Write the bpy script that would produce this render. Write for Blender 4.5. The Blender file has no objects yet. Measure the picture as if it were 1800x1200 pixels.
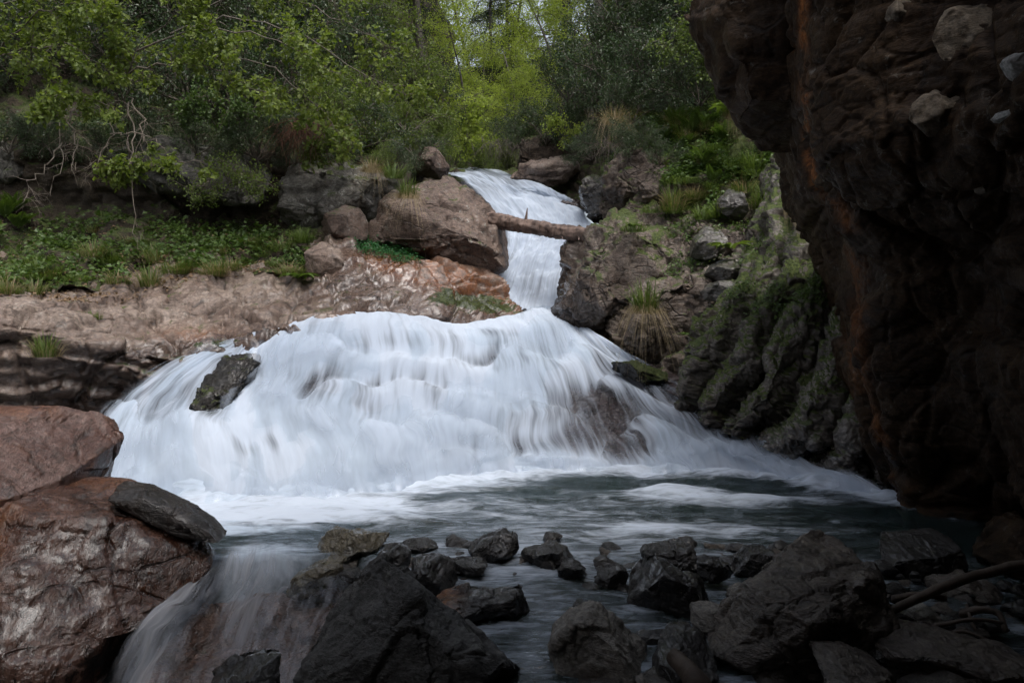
import bpy, math, random
import numpy as np
from mathutils import Vector

sc = bpy.context.scene
COL = sc.collection

# ------------------------------------------------------------------ camera
F, HC, HOR = 1300.0, 1.5, 560.0          # focal length in photo pixels, eye height above the pool, horizon row
cam_d = bpy.data.cameras.new('camera')
cam = bpy.data.objects.new('camera', cam_d)
COL.objects.link(cam)
cam.location = (0, 0, HC)
cam.rotation_euler = (math.radians(90), 0, 0)
cam_d.sensor_width = 36.0
cam_d.lens = 36.0 * F / 1800.0
cam_d.shift_y = (HOR - 600.0) / 1800.0
cam_d.clip_start, cam_d.clip_end = 0.05, 500.0
sc.camera = cam

# ------------------------------------------------------------------ light
SUN_EL, SUN_AZ = math.radians(63), math.radians(158)     # azimuth from +Y (up the gorge) towards +X
world = bpy.data.worlds.new('World')
sc.world = world
world.use_nodes = True
wt = world.node_tree
wt.nodes.clear()
sky = wt.nodes.new('ShaderNodeTexSky')
sky.sky_type = 'NISHITA'
sky.sun_disc = False
sky.sun_elevation = SUN_EL
sky.sun_rotation = SUN_AZ
sky.air_density, sky.dust_density, sky.ozone_density = 1.0, 4.0, 1.0
hs = wt.nodes.new('ShaderNodeHueSaturation')
hs.inputs['Saturation'].default_value = 0.45             # thin cloud: a paler sky all round
bg = wt.nodes.new('ShaderNodeBackground')
bg.inputs['Strength'].default_value = 0.15
wo = wt.nodes.new('ShaderNodeOutputWorld')
wt.links.new(sky.outputs[0], hs.inputs['Color'])
wt.links.new(hs.outputs[0], bg.inputs['Color'])
wt.links.new(bg.outputs[0], wo.inputs['Surface'])
sun_d = bpy.data.lights.new('sun', 'SUN')
sun_d.energy = 0.95
sun_d.angle = math.radians(32)
sun_d.color = (1.0, 0.975, 0.94)
sun = bpy.data.objects.new('sun', sun_d)
COL.objects.link(sun)
sd = Vector((math.sin(SUN_AZ) * math.cos(SUN_EL), math.cos(SUN_AZ) * math.cos(SUN_EL), math.sin(SUN_EL)))
sun.rotation_euler = sd.to_track_quat('Z', 'Y').to_euler()
sun.location = (0, 8, 30)

vs = sc.view_settings
vs.view_transform = 'Standard'
vs.look = 'None'
vs.exposure = 0.80
vs.gamma = 1.0
vs.use_curve_mapping = False
sc.render.engine = 'CYCLES'
cy = sc.cycles
cy.use_denoising = True
cy.max_bounces = 6
cy.use_adaptive_sampling = True
cy.adaptive_threshold = 0.03
cy.diffuse_bounces = 2
cy.glossy_bounces = 2
cy.transmission_bounces = 4
cy.transparent_max_bounces = 8
cy.caustics_reflective = False
cy.caustics_refractive = False
cy.sample_clamp_indirect = 6.0

# ------------------------------------------------------------------ numeric helpers
def P(px, py, y):
    """point of the place that lies y metres ahead of the eye and shows at photo pixel (px, py)"""
    return np.array(((px - 900.0) / F * y, y, HC - (py - HOR) / F * y))

def pix(V):
    V = np.asarray(V)
    y = np.maximum(V[..., 1], 0.05)
    return np.stack((900 + V[..., 0] / y * F, HOR + (HC - V[..., 2]) / y * F), -1)

def pool(px, py):
    """point on the pool surface (z = 0)"""
    return P(px, py, HC * F / (py - HOR))

_rg = np.random.RandomState(7)
_perm = _rg.permutation(256).astype(np.int32)
_perm = np.concatenate((_perm, _perm, _perm))
_grad = _rg.normal(size=(256, 3)).astype(np.float32)
_grad /= np.linalg.norm(_grad, axis=1)[:, None]

def perlin(p, seed=0):
    p = np.asarray(p, np.float32) + np.float32(seed * 17.31)
    i = np.floor(p)
    f = p - i
    i = i.astype(np.int64) & 255
    w = f * f * f * (f * (f * 6 - 15) + 10)
    out = np.zeros(p.shape[:-1], np.float32)
    X, Y, Z = i[..., 0], i[..., 1], i[..., 2]
    for dx in (0, 1):
        wx = w[..., 0] if dx else 1 - w[..., 0]
        a = _perm[(X + dx) & 255]
        for dy in (0, 1):
            wy = w[..., 1] if dy else 1 - w[..., 1]
            b = _perm[a + ((Y + dy) & 255)]
            for dz in (0, 1):
                wz = w[..., 2] if dz else 1 - w[..., 2]
                g = _grad[_perm[b + ((Z + dz) & 255)]]
                d = g[..., 0] * (f[..., 0] - dx) + g[..., 1] * (f[..., 1] - dy) + g[..., 2] * (f[..., 2] - dz)
                out += d * wx * wy * wz
    return out * 1.5

def fbm(p, oct=5, gain=0.5, lac=2.03, seed=0):
    p = np.asarray(p, np.float32)
    a, s = 1.0, 0.0
    for k in range(oct):
        s = s + a * perlin(p, seed + k * 3)
        p = p * lac
        a *= gain
    return s

def ridged(p, oct=4, gain=0.5, seed=0):
    p = np.asarray(p, np.float32)
    a, s = 1.0, 0.0
    for k in range(oct):
        s = s + a * (0.5 - np.abs(perlin(p, seed + k * 3)))
        p = p * 2.07
        a *= gain
    return s

def _h(i, k):
    x = (i[..., 0] * 374761393 + i[..., 1] * 668265263 + i[..., 2] * 1274126177 + k * 974634777) & 0xffffffff
    x = ((x ^ (x >> 13)) * 1103515245) & 0xffffffff
    x = ((x ^ (x >> 16)) * 2654435761) & 0xffffffff
    return ((x ^ (x >> 15)) & 0xffff).astype(np.float32) / 65535.0

def facets(p, seed=0, tilt=1.0):
    """fractured blocks: returns (height of the block's tilted plane, distance to the crack)"""
    p = np.asarray(p, np.float32)
    base = np.floor(p - 0.5).astype(np.int64)
    d1 = np.full(p.shape[:-1], 9.0, np.float32)
    d2 = d1.copy()
    val = np.zeros_like(d1)
    for dx in (0, 1):
        for dy in (0, 1):
            for dz in (0, 1):
                c = base + np.array((dx, dy, dz))
                o = np.stack([_h(c, seed * 11 + k) for k in range(3)], -1) * 0.8 + 0.1
                v = p - (c + o)
                d = (v * v).sum(-1)
                g = np.stack([_h(c, seed * 11 + 5 + k) for k in range(3)], -1) * 2 - 1
                h = (v * g).sum(-1) * tilt + (_h(c, seed * 11 + 9) - 0.5)
                near = d < d1
                d2 = np.where(near, d1, np.minimum(d2, d))
                val = np.where(near, h, val)
                d1 = np.where(near, d, d1)
    return val, np.sqrt(d2) - np.sqrt(d1)

def sstep(a, b, x):
    t = np.clip((x - a) / (b - a), 0, 1)
    return t * t * (3 - 2 * t)

def catmull(C, t):
    """C: (n, ...) control values, t in [0, 1]"""
    n = C.shape[0]
    x = np.clip(t * (n - 1), 0, n - 1 - 1e-6)
    i = x.astype(int)
    f = (x - i).reshape((-1,) + (1,) * (C.ndim - 1))
    g = lambda k: C[np.clip(k, 0, n - 1)]
    p0 = np.where((i == 0).reshape(f.shape), 2 * g(i) - g(i + 1), g(i - 1))
    p1, p2 = g(i), g(i + 1)
    p3 = np.where((i >= n - 2).reshape(f.shape), 2 * g(i + 1) - g(i), g(i + 2))
    return 0.5 * (2 * p1 + (p2 - p0) * f + (2 * p0 - 5 * p1 + 4 * p2 - p3) * f ** 2 + (3 * p1 - p0 - 3 * p2 + p3) * f ** 3)

def patch(rows, nu, nv):
    """rows of (px, py, depth) -> smooth grid (nv, nu, 3)"""
    C = np.array([[P(*c) for c in r] for r in rows])
    A = catmull(C, np.linspace(0, 1, nv))
    B = catmull(A.transpose(1, 0, 2), np.linspace(0, 1, nu))
    return B.transpose(1, 0, 2)

def wpatch(C, nu, nv):
    A = catmull(np.array(C, float), np.linspace(0, 1, nv))
    return catmull(A.transpose(1, 0, 2), np.linspace(0, 1, nu)).transpose(1, 0, 2)

def gnorm(G):
    du = np.gradient(G, axis=1)
    dv = np.gradient(G, axis=0)
    n = np.cross(du, dv)
    n /= np.maximum(np.linalg.norm(n, axis=-1, keepdims=True), 1e-9)
    return n

def blur(A, n):
    for _ in range(n):
        A = (A + np.roll(A, 1, 0) + np.roll(A, -1, 0) + np.roll(A, 1, 1) + np.roll(A, -1, 1)) / 5
    return A

def gridfaces(nv, nu):
    i = np.arange(nv * nu).reshape(nv, nu)
    return np.stack((i[:-1, :-1], i[:-1, 1:], i[1:, 1:], i[1:, :-1]), -1).reshape(-1, 4)

def inpoly(pts, poly):
    x, y = pts[..., 0], pts[..., 1]
    ins = np.zeros(x.shape, bool)
    n = len(poly)
    for k in range(n):
        x1, y1 = poly[k]
        x2, y2 = poly[(k + 1) % n]
        c = ((y1 > y) != (y2 > y)) & (x < (x2 - x1) * (y - y1) / (y2 - y1 + 1e-9) + x1)
        ins ^= c
    return ins

# ------------------------------------------------------------------ object helpers
def mesh(name, V, Fc, mat, uv=None, attrs=None, smooth=True, mids=None):
    V = np.ascontiguousarray(V, np.float32).reshape(-1, 3)
    Fc = [f for f in (Fc if isinstance(Fc, (list, tuple)) else [Fc]) if len(f)]
    me = bpy.data.meshes.new(name)
    me.vertices.add(len(V))
    me.vertices.foreach_set('co', V.ravel())
    loops = np.concatenate([f.ravel() for f in Fc]).astype(np.int32)
    tot = np.concatenate([np.full(len(f), f.shape[1]) for f in Fc]).astype(np.int32)
    st = np.concatenate(([0], np.cumsum(tot)[:-1])).astype(np.int32)
    me.loops.add(len(loops))
    me.loops.foreach_set('vertex_index', loops)
    me.polygons.add(len(tot))
    me.polygons.foreach_set('loop_start', st)
    me.polygons.foreach_set('loop_total', tot)
    me.polygons.foreach_set('use_smooth', np.full(len(tot), smooth))
    if mids is not None:
        me.polygons.foreach_set('material_index', np.ascontiguousarray(mids, np.int32))
    if uv is not None:
        l = me.uv_layers.new(name='UVMap')
        l.data.foreach_set('uv', np.ascontiguousarray(uv.reshape(-1, 2)[loops], np.float32).ravel())
    for k, a in (attrs or {}).items():
        at = me.attributes.new(k, 'FLOAT', 'POINT')
        at.data.foreach_set('value', np.ascontiguousarray(a, np.float32).ravel())
    for m in (mat if isinstance(mat, (list, tuple)) else [mat]):
        me.materials.append(m)
    me.update()
    me.validate()
    return me

def link(name, me, parent=None, loc=None):
    o = bpy.data.objects.new(name, me)
    COL.objects.link(o)
    if parent is not None:
        o.parent = parent
    if loc is not None:
        o.location = loc
    return o

def tag(o, label=None, cat=None, group=None, kind=None):
    if label: o['label'] = label
    if cat: o['category'] = cat
    if group: o['group'] = group
    if kind: o['kind'] = kind
    return o

def thing(name, label, cat, loc=(0, 0, 0), group=None):
    o = bpy.data.objects.new(name, None)
    COL.objects.link(o)
    o.empty_display_size = 0.1
    o.location = loc
    return tag(o, label, cat, group)

def copy_tree(o, parent=None):
    c = o.copy()
    COL.objects.link(c)
    c.parent = parent
    for ch in list(o.children):
        copy_tree(ch, c)
    return c

# ------------------------------------------------------------------ material helpers
class NT:
    def __init__(self, name):
        self.m = bpy.data.materials.new(name)
        self.m.use_nodes = True
        self.t = self.m.node_tree
        self.t.nodes.clear()
        self.out = self.t.nodes.new('ShaderNodeOutputMaterial')
    def n(self, typ, props=None, **ins):
        nd = self.t.nodes.new('ShaderNode' + typ)
        for k, v in (props or {}).items():
            setattr(nd, k, v)
        for k, v in ins.items():
            key = int(k[1:]) if k[0] == '_' else k.replace('__', ' ')
            self.set(nd.inputs[key], v)
        return nd
    def set(self, sock, v):
        if isinstance(v, bpy.types.NodeSocket):
            self.t.links.new(v, sock)
        elif isinstance(v, bpy.types.Node):
            self.t.links.new(v.outputs[0], sock)
        elif isinstance(v, (tuple, list)) and len(v) == 3 and sock.type == 'RGBA':
            sock.default_value = (*v, 1)
        else:
            sock.default_value = v
    def math(self, op, a, b=0.0, c=0.0, clamp=False):
        return self.n('Math', {'operation': op, 'use_clamp': clamp}, _0=a, _1=b, _2=c).outputs[0]
    def mix(self, f, a, b, mode='MIX'):
        nd = self.t.nodes.new('ShaderNodeMix')
        nd.data_type = 'RGBA'
        nd.blend_type = mode
        self.set(nd.inputs[0], f)
        self.set(nd.inputs[6], a)
        self.set(nd.inputs[7], b)
        return nd.outputs[2]
    def ss(self, x, a, b, lo=0.0, hi=1.0):
        nd = self.n('MapRange', {'interpolation_type': 'SMOOTHSTEP'}, _0=x, _1=a, _2=b, _3=lo, _4=hi)
        return nd.outputs[0]
    def noise(self, vec, scale, detail=4, rough=0.55, dist=0.0):
        return self.n('TexNoise', None, Vector=vec, Scale=scale, Detail=detail, Roughness=rough, Distortion=dist).outputs[0]
    def attr(self, name):
        return self.n('Attribute', {'attribute_name': name}).outputs['Fac']
    def scaled(self, vec, s):
        return self.n('Mapping', None, Vector=vec, Scale=s).outputs[0]

def rock_mat(name, c1, c2, c3, lichen=0.0, moss=0.0, rough=(0.5, 0.85), scale=1.0, bump=0.5, grain=(1, 1, 1), dark=0.35, spec=0.5, cracks=0.0, cscale=2.6, film=0.0):
    """bare rock: blotched colour, speckle, cracks, lichen and moss; attributes moss / wet / stain add local cover and painted rim light"""
    t = NT(name)
    co = t.n('TexCoord').outputs['Object']
    g = t.scaled(co, grain)
    big = t.noise(g, 0.9 * scale, 3, 0.6, 0.6)
    mid = t.noise(g, 3.7 * scale, 5, 0.68, 0.4)
    fine = t.noise(g, 19 * scale, 3, 0.75)
    vein = t.noise(t.scaled(co, (grain[0] * 2.0, grain[1] * 2.0, grain[2] * 7.0)), 2.2 * scale, 4, 0.7, 1.2)
    col = t.mix(t.ss(big, 0.38, 0.62), c1, c2)
    col = t.mix(t.ss(mid, 0.50, 0.68), col, c3)
    col = t.mix(t.ss(vein, 0.52, 0.70, 0, 0.55), col, tuple(x * 1.5 for x in c2))
    col = t.mix(t.ss(vein, 0.46, 0.30, 0, 0.6), col, tuple(x * dark for x in c1))
    sp = t.ss(fine, 0.25, 0.75, 0.55, 1.35)
    spc = t.n('CombineColor', None, _0=sp, _1=sp, _2=sp).outputs[0]
    col = t.mix(1.0, col, spc, 'MULTIPLY')
    crk = None
    if cracks > 0:
        cv = t.n('VectorMath', {'operation': 'ADD'}, _0=t.scaled(co, (1.0, 1.0, 1.9)), _1=t.n('VectorMath', {'operation': 'SCALE'}, _0=t.n('TexNoise', None, Vector=co, Scale=2.2, Detail=3).outputs['Color'], Scale=0.45).outputs[0]).outputs[0]
        ve = t.n('TexVoronoi', {'feature': 'DISTANCE_TO_EDGE'}, Vector=cv, Scale=cscale).outputs['Distance']
        crk = t.math('MULTIPLY', t.ss(ve, 0.045, 0.004), t.ss(t.math('ADD', t.math('MULTIPLY', big, 0.5), t.math('MULTIPLY', mid, 0.5)), 0.56, 0.42, 0.0, 1.0))
        col = t.mix(t.math('MULTIPLY', crk, min(1.0, cracks)), col, tuple(x * 0.22 for x in c1))
    stain = t.math('MULTIPLY', t.attr('stain'), t.ss(mid, 0.32, 0.58))
    col = t.mix(stain, col, t.mix(t.ss(fine, 0.35, 0.65), (0.13, 0.042, 0.012), (0.29, 0.115, 0.036)))
    rough_f = t.ss(mid, 0.3, 0.7, rough[0], rough[1])
    if lichen > 0:
        lv = t.noise(co, 9.0, 5, 0.8, 0.3)
        lm = t.math('MULTIPLY', t.ss(lv, 0.60 - 0.08 * lichen, 0.66), t.ss(big, 0.40, 0.58))
        col = t.mix(t.math('MULTIPLY', lm, min(1.0, lichen)), col, (0.42, 0.42, 0.38))
    nz = t.n('SeparateXYZ', None, _0=t.n('NewGeometry').outputs['Normal']).outputs[2]
    mn = t.noise(co, 4.0, 4, 0.72, 0.3)
    mk = t.math('ADD', t.math('MULTIPLY', nz, 0.35), mn)
    mk = t.math('ADD', mk, t.math('MULTIPLY', t.attr('moss'), 0.55))
    mm = t.ss(mk, 1.02 - moss, 1.16 - moss)
    mcol = t.mix(t.ss(fine, 0.3, 0.7), (0.018, 0.030, 0.006), (0.075, 0.095, 0.018))
    col = t.mix(mm, col, mcol)
    r = t.mix(mm, rough_f, (0.95, 0.95, 0.95))
    wet = t.attr('wet')
    wetm = t.math('MULTIPLY', wet, t.ss(mid, 0.30, 0.55, 0.5, 1.0))
    col = t.mix(wetm, col, t.mix(1.0, col, (0.55, 0.52, 0.52), 'MULTIPLY'))
    r = t.mix(wetm, r, (0.16, 0.16, 0.16))
    hb = t.math('ADD', t.math('MULTIPLY', mid, 0.6), t.math('MULTIPLY', fine, 0.22))
    hb = t.math('ADD', hb, t.math('MULTIPLY', vein, 0.5))
    if crk is not None:
        hb = t.math('SUBTRACT', hb, t.math('MULTIPLY', crk, 0.5 * cracks))
    bp = t.n('Bump', None, Height=hb, Strength=bump, Distance=0.10 / scale)
    b = t.n('BsdfPrincipled', None, Base__Color=col, Roughness=r, Normal=bp)
    b.inputs['Specular IOR Level'].default_value = spec
    # film of water on wet rock: smooth coat over the rough stone
    cw = t.math('MULTIPLY', t.math('MAXIMUM', wet, film), t.ss(t.math('ADD', t.math('MULTIPLY', big, 0.4), t.math('MULTIPLY', mid, 0.6)), 0.42, 0.58, 0.05, 1.0))
    t.set(b.inputs['Coat Weight'], t.math('MULTIPLY', cw, t.math('SUBTRACT', 1.0, mm)))
    b.inputs['Coat IOR'].default_value = 1.45
    b.inputs['Coat Roughness'].default_value = 0.07
    cb = t.n('Bump', None, Height=t.math('ADD', t.math('MULTIPLY', mid, 0.5), t.math('MULTIPLY', fine, 0.25)), Strength=0.4, Distance=0.05 / scale)
    t.set(b.inputs['Coat Normal'], cb)
    t.t.links.new(b.outputs[0], t.out.inputs['Surface'])
    return t.m

def rock_push(V, N, amp, size, seed, strata=(0, 0, 1), sfreq=0.0, samp=0.0, crack=0.5, fb=0.35, fine=0.12, micro=0.0, warp=0.22):
    """displacement along N that makes bedrock: tilted fracture blocks, beds, lumps"""
    q = V + warp * size * np.stack([fbm(V / size * 1.3, 3, seed=seed + k) for k in (1, 2, 3)], -1)
    h1, c1 = facets(q / size, seed)
    h2, c2 = facets(q / (size * 0.42) + 3.1, seed + 1)
    d = h1 * 0.75 + h2 * 0.30 + fb * fbm(V / size * 1.1, 4, seed=seed + 5) + fine * fbm(V / size * 6.0, 4, 0.55, seed=seed + 9)
    d = d - crack * (1 - sstep(0.0, 0.10, c1)) * 0.55 - crack * 0.25 * (1 - sstep(0.0, 0.12, c2))
    if micro > 0:
        h3, c3 = facets(q * np.array((1.0, 1.0, 1.7)) / (size * 0.16) + 1.7, seed + 2)
        d = d + micro * (0.16 * h3 - 0.20 * (1 - sstep(0.0, 0.16, c3)))
    if samp > 0:
        s = np.array(strata, float)
        s /= np.linalg.norm(s)
        w = (V @ s) * sfreq + 0.7 * fbm(V * 0.9, 3, seed=seed + 7)
        fr = w - np.floor(w)
        lay = _h(np.stack((np.floor(w).astype(np.int64),) * 3, -1), seed)
        d = d + samp * (sstep(0, 0.8, fr) - sstep(0.88, 1.0, fr) + (lay - 0.5))
    return amp * d

ICO = {}
def ico(sub):
    if sub not in ICO:
        import bmesh
        bm = bmesh.new()
        bmesh.ops.create_icosphere(bm, subdivisions=sub, radius=1)
        bm.verts.ensure_lookup_table()
        V = np.array([v.co[:] for v in bm.verts])
        Fc = np.array([[v.index for v in f.verts] for f in bm.faces])
        bm.free()
        ICO[sub] = (V, Fc)
    return ICO[sub]

def vnorm(V, Fc):
    n = np.zeros_like(V)
    fn = np.cross(V[Fc[:, 1]] - V[Fc[:, 0]], V[Fc[:, 2]] - V[Fc[:, 0]])
    for k in range(3):
        np.add.at(n, Fc[:, k], fn)
    return n / np.maximum(np.linalg.norm(n, axis=1, keepdims=True), 1e-12)

def boulder(name, outline, y, thick, mat, label=None, cat='rock', sub=5, amp=0.10, size=0.45, seed=1, lean=0.0, yaw=0.0, box=0.75,
            group=None, parent=None, attrs=None, cuts=20, cut=(0.62, 0.94), strata=(0, 0, 1), sfreq=0, samp=0, crack=0.5, fine=0.12, fb=0.35, micro=0.0, grow=1.08, warp=0.12):
    """a solid stone at depth y whose outline (photo pixels) is blown up to a body 2*thick deep"""
    O = np.array([P(a, b, y) for a, b in outline])
    # area centroid
    x, z = O[:, 0], O[:, 2]
    cr = x * np.roll(z, -1) - np.roll(x, -1) * z
    A = cr.sum() / 2
    cx = ((x + np.roll(x, -1)) * cr).sum() / (6 * A)
    cz = ((z + np.roll(z, -1)) * cr).sum() / (6 * A)
    D, Fc = ico(sub)
    th = np.arctan2(D[:, 2], D[:, 0])
    # radius of the outline per direction
    R = np.zeros(720)
    ang = np.linspace(-math.pi, math.pi, 721)[:-1]
    dx, dz = np.cos(ang), np.sin(ang)
    for k in range(len(O)):
        a = np.array((x[k] - cx, z[k] - cz))
        b = np.array((x[(k + 1) % len(O)] - cx, z[(k + 1) % len(O)] - cz)) - a
        den = dx * b[1] - dz * b[0]
        den = np.where(np.abs(den) < 1e-9, 1e-9, den)
        tt = (a[0] * b[1] - a[1] * b[0]) / den
        ss = (a[0] * dz - a[1] * dx) / den
        ok = (ss >= -1e-3) & (ss <= 1.001) & (tt > 0)
        R = np.where(ok, np.maximum(R, tt), R)
    R = np.where(R <= 0, np.median(R), R)
    for _ in range(3):
        R = (R + np.roll(R, 1) + np.roll(R, -1)) / 3
    r = np.interp(th, np.append(ang, math.pi), np.append(R, R[0])) * grow
    s = np.sqrt(D[:, 0] ** 2 + D[:, 2] ** 2)
    q = np.maximum(s, 1e-6) ** (box - 1)                    # box < 1: a squarer section
    dyv = np.sign(D[:, 1]) * np.abs(D[:, 1]) ** box
    V = np.stack((cx + D[:, 0] * q * r, y + dyv * thick, cz + D[:, 2] * q * r), -1)
    V[:, 1] += lean * (V[:, 2] - cz)
    if yaw:
        V[:, 1] += yaw * (V[:, 0] - cx)
    # split faces: shear planes slice the body
    rc = np.random.RandomState(seed * 7 + 1)
    c0 = np.array((cx, y, cz))
    for _ in range(cuts):
        nn = rc.normal(size=3)
        nn[1] = -abs(nn[1]) * 1.1 if rc.rand() < 0.7 else nn[1]
        nn /= np.linalg.norm(nn)
        h = (V - c0) @ nn
        lim = h.max() * rc.uniform(*cut)
        V = V - np.maximum(h - lim, 0)[:, None] * nn * 0.97
    N = vnorm(V, Fc)
    ms = math.sqrt(abs(A))
    d = rock_push(V, N, amp * ms, size * ms, seed, strata, sfreq, samp, crack, fb, fine, micro, warp)
    V = V + N * d[:, None]
    c = np.array((cx, y, V[:, 2].min()))
    at = {k: f(V, N) for k, f in (attrs or {}).items()}
    me = mesh(name, V - c, Fc, mat, attrs=at)
    if parent is not None:
        o = link(name, me, parent)
        o.location = Vector(c) - parent.location
    else:
        o = link(name, me, None, c)
        tag(o, label, cat, group)
    return o

# ------------------------------------------------------------------ materials
M = {}
M['slab'] = rock_mat('slab_rock', (0.128, 0.088, 0.068), (0.215, 0.165, 0.133), (0.080, 0.057, 0.045), lichen=0.35, moss=0.15, rough=(0.45, 0.8), scale=1.6, bump=0.40, grain=(1, 1, 1.2), cracks=0.8, cscale=1.2)
M['brown'] = rock_mat('brown_rock', (0.098, 0.064, 0.048), (0.150, 0.104, 0.080), (0.066, 0.046, 0.036), lichen=0.6, moss=0.20, rough=(0.45, 0.8), scale=1.2, bump=0.7, cracks=0.6, cscale=1.6)
M['shadegrey'] = rock_mat('shaded_grey_rock', (0.060, 0.056, 0.048), (0.105, 0.098, 0.085), (0.040, 0.034, 0.028), lichen=0.5, moss=0.36, rough=(0.6, 0.9), scale=1.2, bump=0.7)  # darker copy of the grey rock: shade under the shrubs put into its colour
M['earth'] = rock_mat('root_earth', (0.040, 0.027, 0.018), (0.070, 0.048, 0.034), (0.024, 0.017, 0.012), moss=0.25, rough=(0.8, 1.0), scale=1.5, bump=1.0, cracks=0.5)
M['grey'] = rock_mat('grey_rock', (0.088, 0.080, 0.068), (0.145, 0.132, 0.115), (0.062, 0.050, 0.042), lichen=0.9, moss=0.30, rough=(0.55, 0.85), scale=1.2, bump=0.6)
M['bankrock'] = rock_mat('bank_rock', (0.098, 0.070, 0.052), (0.160, 0.124, 0.098), (0.072, 0.046, 0.034), lichen=0.4, moss=0.27, rough=(0.32, 0.7), scale=1.2, bump=0.8, cracks=0.8)
M['ribs'] = rock_mat('ribbed_rock', (0.092, 0.078, 0.064), (0.165, 0.146, 0.126), (0.062, 0.046, 0.035), lichen=0.4, moss=0.33, rough=(0.36, 0.75), scale=1.2, bump=0.6)
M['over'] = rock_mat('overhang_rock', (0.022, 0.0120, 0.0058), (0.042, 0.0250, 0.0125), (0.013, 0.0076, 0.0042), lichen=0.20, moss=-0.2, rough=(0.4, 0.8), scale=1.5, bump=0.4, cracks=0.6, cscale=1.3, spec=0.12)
M['wetred'] = rock_mat('wet_red_rock', (0.070, 0.034, 0.025), (0.125, 0.076, 0.062), (0.036, 0.019, 0.013), lichen=0.0, moss=0.02, rough=(0.30, 0.6), scale=2.0, bump=0.6, grain=(1.6, 1, 0.7), cracks=0.8, cscale=1.5)
M['dark'] = rock_mat('dark_wet_stone', (0.026, 0.024, 0.023), (0.048, 0.044, 0.041), (0.018, 0.016, 0.014), lichen=0.1, moss=0.0, rough=(0.25, 0.6), scale=3.0, bump=0.8, spec=0.3, film=1.0)
M['darkdry'] = rock_mat('dark_dry_stone', (0.050, 0.050, 0.048), (0.085, 0.083, 0.079), (0.036, 0.035, 0.033), lichen=0.2, moss=0.0, rough=(0.7, 0.95), scale=3.0, bump=1.0)
M['pale'] = rock_mat('pale_stone', (0.165, 0.152, 0.132), (0.24, 0.22, 0.19), (0.115, 0.098, 0.08), lichen=0.2, moss=0.0, rough=(0.5, 0.85), scale=2.4, bump=0.7)
M['bed'] = rock_mat('cascade_bed_rock', (0.042, 0.030, 0.030), (0.075, 0.056, 0.055), (0.030, 0.023, 0.022), lichen=0.0, moss=0.06, rough=(0.15, 0.4), scale=1.6, bump=0.7)
M['soil'] = rock_mat('forest_soil', (0.032, 0.023, 0.014), (0.060, 0.044, 0.028), (0.020, 0.015, 0.010), lichen=0.0, moss=0.36, rough=(0.85, 1.0), scale=2.0, bump=1.0)
M['cream'] = rock_mat('pale_embedded_stone', (0.095, 0.072, 0.048), (0.135, 0.108, 0.076), (0.060, 0.042, 0.027), lichen=0.3, moss=0.0, rough=(0.6, 0.9), scale=3.0, bump=0.5)

def pz(z, y):
    return HOR + (HC - z) / y * F

def blob(q, cx, cy, rx, ry, ang=0.0):
    a = math.radians(ang)
    dx, dy = q[..., 0] - cx, q[..., 1] - cy
    u = (dx * math.cos(a) + dy * math.sin(a)) / rx
    v = (-dx * math.sin(a) + dy * math.cos(a)) / ry
    return np.exp(-(u * u + v * v))

def rock_sheet(name, G, mat, amp, size, seed, attrs=None, keep=None, **kw):
    nv, nu = G.shape[:2]
    N = gnorm(G)
    d = rock_push(G.reshape(-1, 3), N.reshape(-1, 3), 1.0, size, seed, **kw).reshape(nv, nu) * amp
    V = G + N * d[..., None]
    at = {k: f(V, gnorm(V)) for k, f in (attrs or {}).items()}
    fc = gridfaces(nv, nu)
    if keep is not None:
        fc = fc[keep(V).ravel()[fc].all(1)]
    return V, mesh(name, V, fc, mat, attrs=at)

# ------------------------------------------------------------------ left bank: the sloping slab
xs = [-260, 0, 130, 250, 340, 430, 520, 610, 700, 800, 920, 990]
lip_y = [8.0, 8.3, 8.7, 9.0, 9.2, 9.4, 9.55, 9.9, 10.4, 11.2, 12.2, 12.8]
lip_p = [575, 560, 578, 606, 602, 592, 572, 560, 562, 560, 545, 545]
mid_p = [535, 532, 540, 552, 548, 540, 528, 508, 510, 515, 530, 538]
veg_p = [500, 508, 506, 500, 486, 486, 474, 436, 446, 472, 506, 522]
veg_y = [10.2, 10.5, 10.8, 11.0, 11.3, 11.6, 11.9, 12.3, 12.4, 12.5, 12.9, 13.2]
bak_p = [450, 445, 440, 440, 440, 432, 422, 408, 428, 462, 498, 510]
n = len(xs)
rows = [
    [(xs[k], pz(-0.5, lip_y[k] + 0.35), lip_y[k] + 0.35) for k in range(n)],
    [(xs[k], pz(0.35, lip_y[k] + 0.15), lip_y[k] + 0.15) for k in range(n)],
    [(xs[k], lip_p[k] + 34, lip_y[k] - 0.12) for k in range(n)],
    [(xs[k], lip_p[k], lip_y[k] + 0.05) for k in range(n)],
    [(xs[k], mid_p[k], (lip_y[k] + veg_y[k]) / 2) for k in range(n)],
    [(xs[k], veg_p[k], veg_y[k]) for k in range(n)],
    [(xs[k], bak_p[k], veg_y[k] + 1.6) for k in range(n)],
]
G = patch(rows, 420, 230)
def stain_f(V, N):
    q = pix(V)
    return np.clip(1.5 * blob(q, 800, 495, 130, 30, 18) + 0.9 * blob(q, 600, 570, 70, 14, -8) + 0.6 * blob(q, 340, 590, 60, 14, 0) + blob(q, 700, 470, 60, 14, 10), 0, 1)
def wet_f(V, N):
    q = pix(V)
    return np.clip(1.4 * blob(q, 730, 525, 150, 44, 14) + blob(q, 640, 480, 50, 60, 30) + 1.0 * blob(q, 560, 578, 220, 14, -8) + 0.9 * blob(q, 200, 690, 180, 70, 0) + blob(q, 330, 610, 140, 16, -5) + 0.35 * sstep(300, 560, q[..., 0]), 0, 1)
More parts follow.
